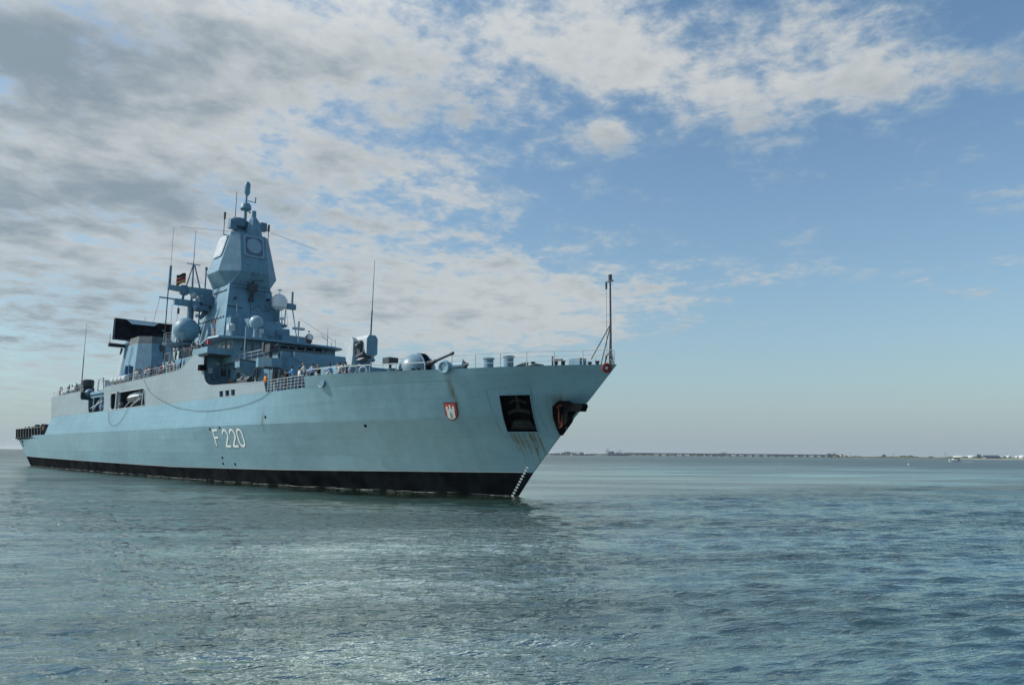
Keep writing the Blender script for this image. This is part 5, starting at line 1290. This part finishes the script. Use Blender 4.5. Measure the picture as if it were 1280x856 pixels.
person(-26.2, -8.1, 8.72, SB, 'stand', 'orange', 'navy', 'darkhair', 'person in an orange life vest at the after end of the waist railing', GW)
person(-21.6, -8.25, 8.72, SB+15, 'lean', 'black', 'black', 'black', 'person in black with a black cap leaning on the waist railing', GW)
person(-20.5, -8.2, 8.95, SB-10, 'lean', 'lightblue', 'navy', 'darkhair', 'person in a bright blue shirt leaning between a black shirt and a white top', GW)
person(-19.0, -8.35, 8.72, SB+170, 'stand', 'white', 'jeans', 'darkhair', 'dark haired person in white top and blue jeans with back to the water', GW)
person(-17.95, -8.45, 9.0, SB-20, 'lean', 'white', 'navy', 'blond', 'grey haired person in white standing where the waist railing meets the bulwark', GW)
person(-17.6, -7.9, 9.0, SB+30, 'stand', 'lightblue', 'navy', 'darkhair', 'person in light blue just behind the one in white at the bulwark end', GW)
person(-15.9, -8.2, 8.72, SB+15, 'lean', 'black', 'black', 'blond', 'person in black with bare arms resting on the bulwark above the round fairlead', GW)
person(-14.3, -7.95, 8.72, SB-25, 'lean', 'lightblue', 'khaki', 'darkhair', 'person in a bright blue shirt bending over the bulwark forward of the fairlead', GW)
person(-13.2, -7.8, 8.72, SB+10, 'photo', 'white', 'navy', 'darkhair', 'person in white holding both hands up to the face by the bulwark', GW)
person(-12.5, -7.7, 8.75, SB-10, 'stand', 'navy', 'navy', 'darkhair', 'person in dark blue, foremost of those standing at the bulwark', GW)
GU = 'people lined up along the upper deck railing'
UP = [(-69.6, 'lean', 'lightblue', 'navy', 'darkhair', 'person in light blue next to the canvas covered winch at the upper rail'),
      (-68.2, 'stand', 'navy', 'black', 'darkhair', 'person all in dark blue beside the light blue shirt nearest the winch'),
      (-66.2, 'photo', 'white', 'khaki', 'darkhair', 'person in white with raised hands below the pale side of the funnel'),
      (-65.0, 'lean', 'black', 'khaki', 'brown', 'person in a black shirt and khaki trousers leaning below the funnel'),
      (-62.9, 'stand', 'white', 'navy', 'blond', 'fair haired person in a white shirt and dark trousers at the upper rail'),
      (-61.5, 'lean', 'pink', 'navy', 'brown', 'person in a pale pink shirt leaning at the upper rail above the rope'),
      (-60.7, 'stand', 'black', 'black', 'darkhair', 'person in black right beside the pale pink shirt'),
      (-58.2, 'lean', 'lightblue', 'grey', 'brown', 'person in light blue and grey trousers under the blue face of the funnel'),
      (-56.9, 'lean', 'red', 'black', 'darkhair', 'person in a dark red shirt at the upper rail'),
      (-55.8, 'stand', 'white', 'black', 'darkhair', 'person in a white shirt and black trousers behind the dark red shirt'),
      (-54.6, 'photo', 'navy', 'navy', 'blond', 'fair haired person in dark blue with both hands at the face'),
      (-53.6, 'lean', 'grey', 'khaki', 'darkhair', 'person in grey and khaki leaning beside the one holding hands to the face'),
      (-52.6, 'lean', 'white', 'grey', 'darkhair', 'person in white and grey next to the tall light blue shirt at the rail end')]
for x, pose, s_, t_, h_, lb in UP:
    zz = 12.16; person(x, -7.45-.1*math.sin(x*3), zz, SB+25*math.sin(x*5), pose, s_, t_, h_, lb, GU)
person(-50.6, -7.4, 12.5, SB-15, 'stand', 'lightblue', 'black', 'darkhair', 'person in a light blue shirt standing highest where the rail meets the rising side', GU)
for x, y, pose, s_, t_, h_, lb in ((-67.2, -6.6, 'stand', 'lightblue', 'navy', 'darkhair', 'person in light blue in the second row behind the railing, nearest the winch'),
        (-64.0, -6.5, 'stand', 'navy', 'black', 'darkhair', 'person in dark blue in the second row beside the funnel wall'),
        (-59.6, -6.8, 'lean', 'white', 'black', 'darkhair', 'person in white in the second row under the blue face of the funnel'),
        (-57.6, -6.6, 'photo', 'black', 'black', 'brown', 'person in black with raised hands in the second row at the upper rail'),
        (-55.2, -6.7, 'stand', 'khaki', 'black', 'blond', 'fair haired person in khaki in the second row near the rail end'),
        (-53.0, -6.6, 'wave', 'navy', 'jeans', 'darkhair', 'person in dark blue with one arm up at the rail end')):
    person(x, y, 12.16, SB+20*math.sin(x), pose, s_, t_, h_, lb, GU)
GA = 'people on the hangar roof'
for x, y, pose, s_, t_, h_, lb in ((-108.0, -7.2, 'stand', 'navy', 'black', 'darkhair', 'person in dark blue, aftmost on the hangar roof'),
        (-107.0, -7.1, 'lean', 'white', 'navy', 'brown', 'person in white leaning at the after corner of the hangar roof'),
        (-106.0, -6.4, 'lean', 'pink', 'black', 'darkhair', 'person in pale pink between the white shirt and the first raft canister'),
        (-103.8, -6.3, 'stand', 'grey', 'black', 'darkhair', 'person in grey standing behind the two aftmost raft canisters'),
        (-101.2, -7.3, 'lean', 'navy', 'black', 'darkhair', 'person in dark blue between the two pairs of raft canisters'),
        (-100.4, -7.2, 'stand', 'white', 'black', 'blond', 'fair haired person in white between the two pairs of raft canisters'),
        (-96.6, -7.3, 'lean', 'black', 'black', 'darkhair', 'person in black forward of the raft canisters on the hangar roof'),
        (-95.8, -6.9, 'stand', 'lightblue', 'navy', 'darkhair', 'person in light blue beside the dark drum on the hangar roof')):
    person(x, y, 12.12, SB, pose, s_, t_, h_, lb, GA)
GB = 'people on the deck abaft the bridge'
for x, y, pose, s_, t_, h_, lb in ((-54.2, -6.8, 'lean', 'white', 'navy', 'darkhair', 'person in white at the after end of the high deck below the big dome'),
        (-52.9, -6.8, 'lean', 'lightblue', 'navy', 'brown', 'person in light blue on the high deck below the big dome'),
        (-51.6, -6.7, 'lean', 'pink', 'black', 'darkhair', 'person in pink on the high deck beside the pale mast shaft'),
        (-49.0, -6.8, 'stand', 'navy', 'navy', 'darkhair', 'person in dark blue in front of the pale mast shaft'),
        (-47.2, -6.8, 'photo', 'grey', 'black', 'darkhair', 'person in grey with raised hands just aft of the bridge wing'),
        (-45.7, -6.8, 'stand', 'black', 'black', 'blond', 'fair haired person in black by the bridge wing')):
    person(x, y, 14.1, SB, pose, s_, t_, h_, lb, GB, .98)
GF = 'people on the flight deck'
for x, y, s_, lb in ((-132.4, -7.3, 'navy', 'person in dark blue above the aftmost net of the flight deck'), (-129.2, -7.4, 'white', 'person in white behind the second net of the flight deck'),
                     (-126.0, -7.4, 'black', 'person in black behind the middle nets of the flight deck'), (-119.2, -7.4, 'grey', 'person in grey behind the foremost nets of the flight deck'),
                     (-131.2, -7.5, 'lightblue', 'person in light blue between the dark blue and the white figure at the stern'), (-127.6, -7.5, 'khaki', 'person in khaki between the white and the black figure at the stern'),
                     (-124.2, -7.4, 'red', 'person in dark red behind the nets of the flight deck'), (-122.4, -7.5, 'pink', 'person in pink behind the nets of the flight deck'),
                     (-120.9, -7.4, 'jeans', 'person in denim blue between the pink and the grey figure at the nets'), (-116.0, -7.6, 'orange', 'person in an orange vest forward of the flight deck nets')):
    person(x, y, 5.72, SB, 'stand', s_, 'navy', 'darkhair', lb, GF)

# ------------------------------------------------------------------ far shore
fh = Vector((math.cos(YAW), math.sin(YAW), 0)); rh = Vector((math.sin(YAW), -math.cos(YAW), 0))
def sea(t, D, z=0.0):
    """a place on the river: D metres out, t = sideways tangent off the open view"""
    p = fh*D+rh*(D*t); return Vector((CAM.x+p.x, CAM.y+p.y, z))
def T_(px): return (px-640)/950.0
ALONG = math.atan2(rh.y, rh.x)
M_SHORE = mat('far_meadow', (.075, .10, .045), .9, var=.3, vscale=.02); M_SAND = mat('pale_beach_sand', (.42, .38, .28), .9, var=.1, vscale=.02)
M_TREE = mat('far_foliage', (.035, .055, .030), .9, var=.4, vscale=.05); M_CONC = mat('weathered_concrete', (.17, .18, .18), .8, var=.2, vscale=.1)
M_STEEL = mat('harbour_steel', (.10, .13, .16), .7, var=.3, vscale=.1); M_TANK = mat('tank_white', (.70, .70, .66), .5, var=.05, vscale=.1)
M_BRICKW = mat('shore_house_wall', (.48, .40, .34), .8, var=.15, vscale=.1); M_ROOF = mat('shore_house_roof', (.20, .10, .07), .8, var=.2, vscale=.1)
def land(name, t0, t1, D, depth, h_, m_, label):
    b = B(); n = 60
    b.loft([[tuple(sea(t, D, -.3)), tuple(sea(t, D+40, h_*(.8+.3*math.sin(t*90)))), tuple(sea(t, D+depth, h_*(1+.2*math.sin(t*41)))), tuple(sea(t, D+depth, -.3))] for t in np.linspace(t0, t1, n)])
    o = b.obj(name, [m_]); tag(o, label, None, None, 'structure'); return o
land('far_bank', T_(1030), T_(1420), 2900, 900, 6.5, M_SHORE, 'low green river bank on the far side')
land('beach', T_(1195), T_(1420), 2700, 150, 1.6, M_SAND, 'pale sand beach at the foot of the far bank')
land('distant_bank', T_(-140), T_(1060), 5200, 900, 5.0, M_SHORE, 'distant low bank beyond the jetty')
def treeline(t0, t1, D, h0, name, label, seed, gaps=.12):
    rr = random.Random(seed); b = B(); t = t0; step = h0*.9/D
    env = lambda q: .65+.35*math.sin(q*67+seed)+.25*math.sin(q*190+seed*2)
    while t < t1:
        if rr.random() > gaps:
            h_ = h0*max(.35, env(t))*rr.uniform(.7, 1.15); c = sea(t, D+rr.uniform(0, 60))
            for k in range(5):
                rad = h_*rr.uniform(.28, .5); cc = (c.x+rr.uniform(-.6, .6)*h_, c.y+rr.uniform(-.6, .6)*h_, rad*.6+rr.random()*(h_-rad*1.4)+1.5)
                prof = [(rad*math.cos(R(a))*rr.uniform(.7, 1.15)+.05, rad*math.sin(R(a))*.9) for a in (-80, -45, -10, 25, 60, 85)]
                b.lathe(prof, cc, n=7)
        t += step*rr.uniform(.6, 1.3)
    o = b.obj(name, [M_TREE]); tag(o, label, None, None, 'stuff')
treeline(T_(650), T_(1048), 5250, 17, 'far_wood', 'dark line of woodland on the distant bank behind the jetty', 3)
treeline(T_(1035), T_(1300), 3050, 10, 'far_wood', 'low line of trees and bushes along the far bank', 5, .04)
def tree(px, D, h_, w, label):
    rr = random.Random(int(px)); root = empty('tree', sea(T_(px), D, 2.0)); tag(root, label, 'tree', 'single trees on the far bank')
    b = B(); b.tube((0, 0, -1), (0, 0, h_*.45), h_*.04, h_*.02); o = b.obj('trunk', [M_RUST]); o.parent = root
    b = B()
    for k in range(26):
        a = rr.uniform(0, 6.28); q = rr.random()**.5*w*.42; z = h_*rr.uniform(.3, .9); rad = h_*rr.uniform(.09, .17)
        b.lathe([(rad*math.cos(R(e))*rr.uniform(.7, 1.2)+.02, rad*math.sin(R(e))) for e in (-80, -40, 0, 40, 80)], (q*math.cos(a), q*math.sin(a)*.6, z), n=6)
    o = b.obj('crown', [M_TREE]); o.parent = root
tree(1219, 2950, 18, 20, 'dark dense clump of a tree between the long pale hall and the dark roofed hall')
tree(1102, 3050, 13, 22, 'broad round tree standing alone on the open meadow of the far bank')
tree(1160, 3000, 8, 30, 'low wide bushy tree on the bank above the motorboat')
tree(1036, 2950, 15, 40, 'wide domed tree where the jetty meets the bank')
tree(1251, 3000, 12, 12, 'small dark tree beside the white tanks')
# the long jetty with its trestles
def jetty():
    root = empty('jetty', sea(T_(910), 2900)); tag(root, 'very long low jetty on trestles crossing the river towards the far bank', 'jetty')
    def jp(t, z): return sea(t, 2900, z)
    def slab(t0, t1, z0, z1, w):
        b = B(); q = [sea(t0, 2900-w, z0), sea(t1, 2900-w, z0), sea(t1, 2900+w, z0), sea(t0, 2900+w, z0)]
        b.loft([[tuple(p) for p in q], [(p.x, p.y, z1) for p in q]]); return b
    o = slab(T_(780), T_(1046), 7.0, 10.0, 4).obj('deck', [M_CONC]); adopt(o, root)
    o = slab(T_(780), T_(1046), 10.3, 11.8, 1).obj('pipe_rack', [M_STEEL]); adopt(o, root)
    px = 786; me = None
    while px < 1046:
        if me is None:
            q = B(); q.box(-4.2, 4.2, -5, 5, 4.0, 7.0)
            for a in (-2.2, 2.2):
                for c in (-3.5, 3.5): q.tube((a*1.4, c*1.3, -2), (a, c, 4.5), .8, .7, 6)
            me = q.mesh('trestle', [M_STEEL])
        o = bpy.data.objects.new('trestle', me); COL.objects.link(o); o.location = jp(T_(px), 0); o.rotation_euler.z = ALONG; adopt(o, root); px += 9.6
jetty()
def place(px, D, name, label, cat, group=None, z=0.0):
    o = empty(name, sea(T_(px), D, z), ALONG); tag(o, label, cat, group); return o
def pt(b, name, m_, root, smooth=False):
    o = b.obj(name, m_ if isinstance(m_, list) else [m_], smooth=smooth); o.parent = root; return o
# loading head: platform with towers, arms and a moored coaster
r_ = place(768, 2850, 'loading_pier', 'steel loading platform with towers and loading arms at the river end of the jetty', 'pier')
b = B(); b.box(-48, 42, -8, 8, 5, 7)
for x in range(-44, 42, 9): b.tube((x, -5, -2), (x, -5, 5), 1.0); b.tube((x, 5, -2), (x, 5, 5), 1.0)
pt(b, 'platform', M_STEEL, r_)
for x, h_ in ((-30, 22), (-24, 25), (-17, 16), (6, 14), (20, 22), (28, 15)):
    b = B(); 
    for a in (-1.6, 1.6):
        for c in (-1.6, 1.6): b.tube((x+a, c, 7), (x+a*.7, c*.7, h_), .35)
    for z in range(9, h_, 3): b.box(x-1.8, x+1.8, -1.8, 1.8, z, z+.4)
    b.tube((x, 0, h_), (x+5, 0, h_+3), .4); pt(b, 'loading_tower', M_STEEL, r_)
b = B(); b.box(-12, 0, -4, 4, 7, 14); b.box(-10, -4, -3, 3, 14, 17); b.box(8, 16, -4, 4, 7, 12); pt(b, 'control_house', M_CONC, r_)
r_ = place(772, 2780, 'coaster', 'dark low coaster lying alongside the loading platform', 'ship')
b = B(); b.loft([[(x, -w, -1), (x, w, -1), (x, w*1.1, z), (x, -w*1.1, z)] for x, w, z in ((-36, 4, 5), (-20, 6, 4), (20, 6, 4), (32, 3, 5), (37, .3, 6))]); pt(b, 'hull', M_STEEL, r_)
b = B(); b.box(-34, -22, -4, 4, 5, 12); b.box(-32, -25, -3.5, 3.5, 12, 15); pt(b, 'wheelhouse', M_CONC, r_)
r_ = place(720, 2950, 'harbour_crane', 'slender crane with a sagging jib left of the domed shed', 'crane')
b = B(); b.tube((0, 0, 0), (0, 0, 17), .8, .6); pt(b, 'tower', M_STEEL, r_); b = B(); b.tube((0, 0, 17), (10, 0, 14.5), .5, .4); b.tube((10, 0, 14.5), (13, 0, 10), .3); pt(b, 'jib', M_STEEL, r_)
r_ = place(726, 2980, 'domed_shed', 'grey domed storage shed on a low quay', 'shed')
b = B(); b.lathe([(14, 4), (13.5, 7), (11, 10.5), (6, 13), (.5, 14)], (0, 0, 0), n=20); pt(b, 'dome', M_CONC, r_, True)
b = B(); b.box(-30, 55, -9, 9, -1, 4.5); pt(b, 'quay', M_STEEL, r_)
r_ = place(708, 3000, 'low_quay', 'low quay with two pale huts beside the crane', 'quay')
b = B(); b.box(-60, 15, -8, 8, -1, 3.5); pt(b, 'deck', M_STEEL, r_); b = B(); b.box(-16, -2, -4, 4, 3.5, 7); b.box(-52, -38, -4, 4, 3.5, 6.5); pt(b, 'hut', M_CONC, r_)
r_ = place(789, 2870, 'beacon', 'small beacon post on the jetty just right of the loading platform', 'beacon')
b = B(); b.tube((0, 0, 0), (0, 0, 13), 1.2, .7); b.box(-2.5, 2.5, -2.5, 2.5, 7.5, 10); b.ball((0, 0, 13.6), 1.0); pt(b, 'post', M_STEEL, r_)
r_ = place(902, 5300, 'domed_hall', 'large pale domed hall far behind the middle of the jetty', 'hall')
b = B(); b.lathe([(30, 4), (29, 14), (22, 24), (12, 29), (.5, 31)], (0, 0, 0), n=20); pt(b, 'roof', M_CONC, r_, True); b = B(); b.tube((32, 0, 4), (32, 0, 42), 1.2, .8); pt(b, 'mast', M_STEEL, r_)
# tanks, halls and houses on the right-hand bank
GT = 'white storage tanks on the far bank'
for px, w, h_, D, lb in ((1196, 26, 11, 3050, 'wide white storage tank half hidden behind the tree clump'), (1210, 20, 13, 3060, 'tall white storage tank next to the dark tree clump'),
                  (1228, 16, 13, 3150, 'white storage tank rising behind the dark roofed hall'), (1255, 11, 14, 3000, 'small white storage tank, middle one beside the small dark tree'), (1266, 6, 12, 2990, 'narrowest white tank between two larger ones'),
                  (1273, 13, 15, 3000, 'white storage tank at the far end of the row')):
    r_ = place(px, D, 'storage_tank', lb, 'tank', GT, 2.0)
    b = B(); b.lathe([(w, -1), (w, h_*.8), (w*.97, h_*.82)], (0, 0, 0), n=24); pt(b, 'shell', M_TANK, r_, True); b = B(); b.lathe([(w*.98, h_*.82), (w*.6, h_*.93), (.3, h_)], (0, 0, 0), n=24); pt(b, 'roof', M_TANK, r_, True)
    b = B(); b.path([(w*1.02*math.cos(R(a)), w*1.02*math.sin(R(a)), h_*.8*k) for a, k in zip(range(200, 320, 12), np.linspace(0, 1, 10))], .5, 4); pt(b, 'stair', M_STEEL, r_)
def house(px, D, w, d_, h_, rh_, label, wall=None, roof=None, name='house', cat='house', group=None):
    wall = wall or M_BRICKW; roof = roof or M_ROOF
    r_ = place(px, D, name, label, cat, group, 2.2)
    b = B(); b.box(-w/2, w/2, -d_/2, d_/2, -1.5, h_); pt(b, 'wall', wall, r_)
    b = B(); b.xprism([(-d_/2-.6, h_), (d_/2+.6, h_), (0, h_+rh_)], -w/2-.5, w/2+.5); pt(b, 'roof', roof, r_)
    b = B(); n = max(2, int(w/5))
    for i in range(n): x = -w/2+w*(i+.5)/n; b.box(x-.8, x+.8, -d_/2-.06, -d_/2+.05, h_*.4, h_*.75)
    pt(b, 'window', M_GLASS, r_)
house(1234, 2930, 56, 26, 6, 7, 'long hall with a broad dark green roof between the tree clump and the tanks', M_CONC, mat('dark_green_roof', (.02, .055, .07), .6), 'hall', 'hall')
house(1186, 3120, 30, 14, 5, 3, 'low pale grey shed left of the widest tank', M_CONC, M_CONC, 'shed', 'shed')
GH = 'houses where the jetty reaches the bank'
house(1043, 2960, 22, 12, 6, 3, 'long low beige house at the landward end of the jetty', group=GH)
house(1049, 2940, 10, 10, 9, 3, 'tall white walled house in the middle of the riverside group', M_TANK, group=GH)
house(1054, 2930, 12, 10, 5, 2.5, 'small beige house nearest the striped light', group=GH)
r_ = place(1059.6, 2900, 'lighthouse', 'slim white and red banded light tower on the bank', 'lighthouse', None, 1.0)
for k, (z0_, z1_, m_) in enumerate(((0, 4, M_STEEL), (4, 8, M_TANK), (8, 11, M_RED), (11, 13.5, M_TANK))):
    b = B(); b.tube((0, 0, z0_), (0, 0, z1_), 2.2-.08*z0_, 2.2-.08*z1_, 12); pt(b, 'band', m_, r_)
b = B(); b.tube((0, 0, 13.5), (0, 0, 15.5), 1.5, 1.5, 10); b.lathe([(1.9, 15.5), (.1, 17.2)], (0, 0, 0), n=10); pt(b, 'lantern', M_RED, r_)
for px, D, lb in ((1041, 5200, 'lattice pylon rising behind the jetty end'), (1114, 5200, 'lattice pylon above the open meadow'), (1178, 5200, 'lattice pylon above the motorboat'), (1254, 5200, 'lattice pylon behind the small white tanks')):
    r_ = place(px, D, 'power_pylon', lb, 'pylon', 'power pylons far inland'); b = B()
    for a in (-3, 3): b.tube((a, 0, 0), (a*.15, 0, 38), .45, .25, 5)
    for z, w in ((26, 8), (31, 10), (35, 6)): b.box(-w, w, -.3, .3, z, z+.7)
    for z in range(4, 34, 5): b.tube((-3*(1-z/42), 0, z), (3*(1-(z+5)/42), 0, z+5), .25, .25, 4)
    pt(b, 'lattice', M_STEEL, r_)
# motorboat under way
r_ = place(1188.5, 640, 'motorboat', 'white motorboat with a black canopy crossing in front of the far beach', 'boat')
r_.rotation_euler.z = ALONG+math.pi+.15; r_.scale = (1.2, 1.2, 1.3)
b = B(); b.loft([[(x, -w*.7, -.2), (x, w*.7, -.2), (x, w, z), (x, -w, z)] for x, w, z in ((-3.9, 1.3, .95), (-1, 1.45, 1.05), (2, 1.15, 1.3), (3.8, .5, 1.6), (4.5, .05, 1.75))]); pt(b, 'hull', M_WHITE, r_)
b = B(); b.loft([[(x, -w, z0_), (x, w, z0_), (x, w*.8, z1_), (x, -w*.8, z1_)] for x, w, z0_, z1_ in ((-1.2, 1.1, 1.0, 1.9), (1.0, 1.0, 1.15, 1.9), (2.4, .6, 1.3, 1.35))]); pt(b, 'cabin', M_WHITE, r_)
b = B(); b.box(-3.6, -1.0, -1.1, 1.1, 2.05, 2.4, 0, .1); 
for x in (-3.4, -1.2): b.tube((x, -1.05, 1.0), (x, -1.05, 2.15), .04); b.tube((x, 1.05, 1.0), (x, 1.05, 2.15), .04)
b.box(-3.7, -3.2, -.4, .4, .6, 1.5); pt(b, 'canopy', M_BLACK, r_)
b = B(); b.loft([[(-4-k*1.6, -.5-.35*k, .02+.04*(k % 2)), (-4-k*1.6, .5+.35*k, .02+.04*(k % 2)), (-4-k*1.6, .3+.2*k, .22-.02*k), (-4-k*1.6, -.3-.2*k, .22-.02*k)] for k in range(8)])
o = b.obj('wake_foam', [M_WHITE]); o.matrix_world = Matrix.Translation(r_.location) @ Matrix.Rotation(r_.rotation_euler.z, 4, 'Z'); tag(o, 'short white wake behind the motorboat', None, None, 'stuff')
def buoy(px, D, m_, label, k=1.0):
    r_ = place(px, D, 'buoy', label, 'buoy', 'small buoys on the river')
    b = B(); b.lathe([(.7, -.3), (.9, .2), (.5, .5), (.25, 1.6), (.3, 1.9), (.02, 2.3)], (0, 0, 0), n=12); pt(b, 'float', m_, r_, True); r_.scale = (k, k, k)
buoy(1079, 1500, M_WHITE, 'white buoy floating off the houses and the light tower')
buoy(1131, 330, M_WHITE, 'small white buoy nearer than the motorboat', .35)
r_ = place(1, 3200, 'distant_vessel', 'tiny dark vessel on the horizon beyond the stern of the frigate', 'ship')
b = B(); b.loft([[(x, -w, -1), (x, w, -1), (x, w, z), (x, -w, z)] for x, w, z in ((-14, 3, 5), (6, 4, 4), (14, .3, 6))]); pt(b, 'hull', M_STEEL, r_); b = B(); b.box(-10, 0, -2, 2, 4, 9); pt(b, 'wheelhouse', M_STEEL, r_)

# ------------------------------------------------------------------ air
def haze():
    b = B(); b.box(-60000, 60000, -60000, 60000, -1.5, 60)
    hz_ = bpy.data.materials.new('river_haze'); hz_.use_nodes = True; nt = hz_.node_tree; nt.nodes.clear()
    v_ = nt.nodes.new('ShaderNodeVolumePrincipled'); v_.inputs['Color'].default_value = (.80, .87, .93, 1); v_.inputs['Density'].default_value = .00005; v_.inputs['Anisotropy'].default_value = .2
    nt.links.new(v_.outputs[0], nt.nodes.new('ShaderNodeOutputMaterial').inputs['Volume'])
    o = b.obj('haze', [hz_]); tag(o, 'thin bluish haze over the river', None, None, 'stuff')
haze()
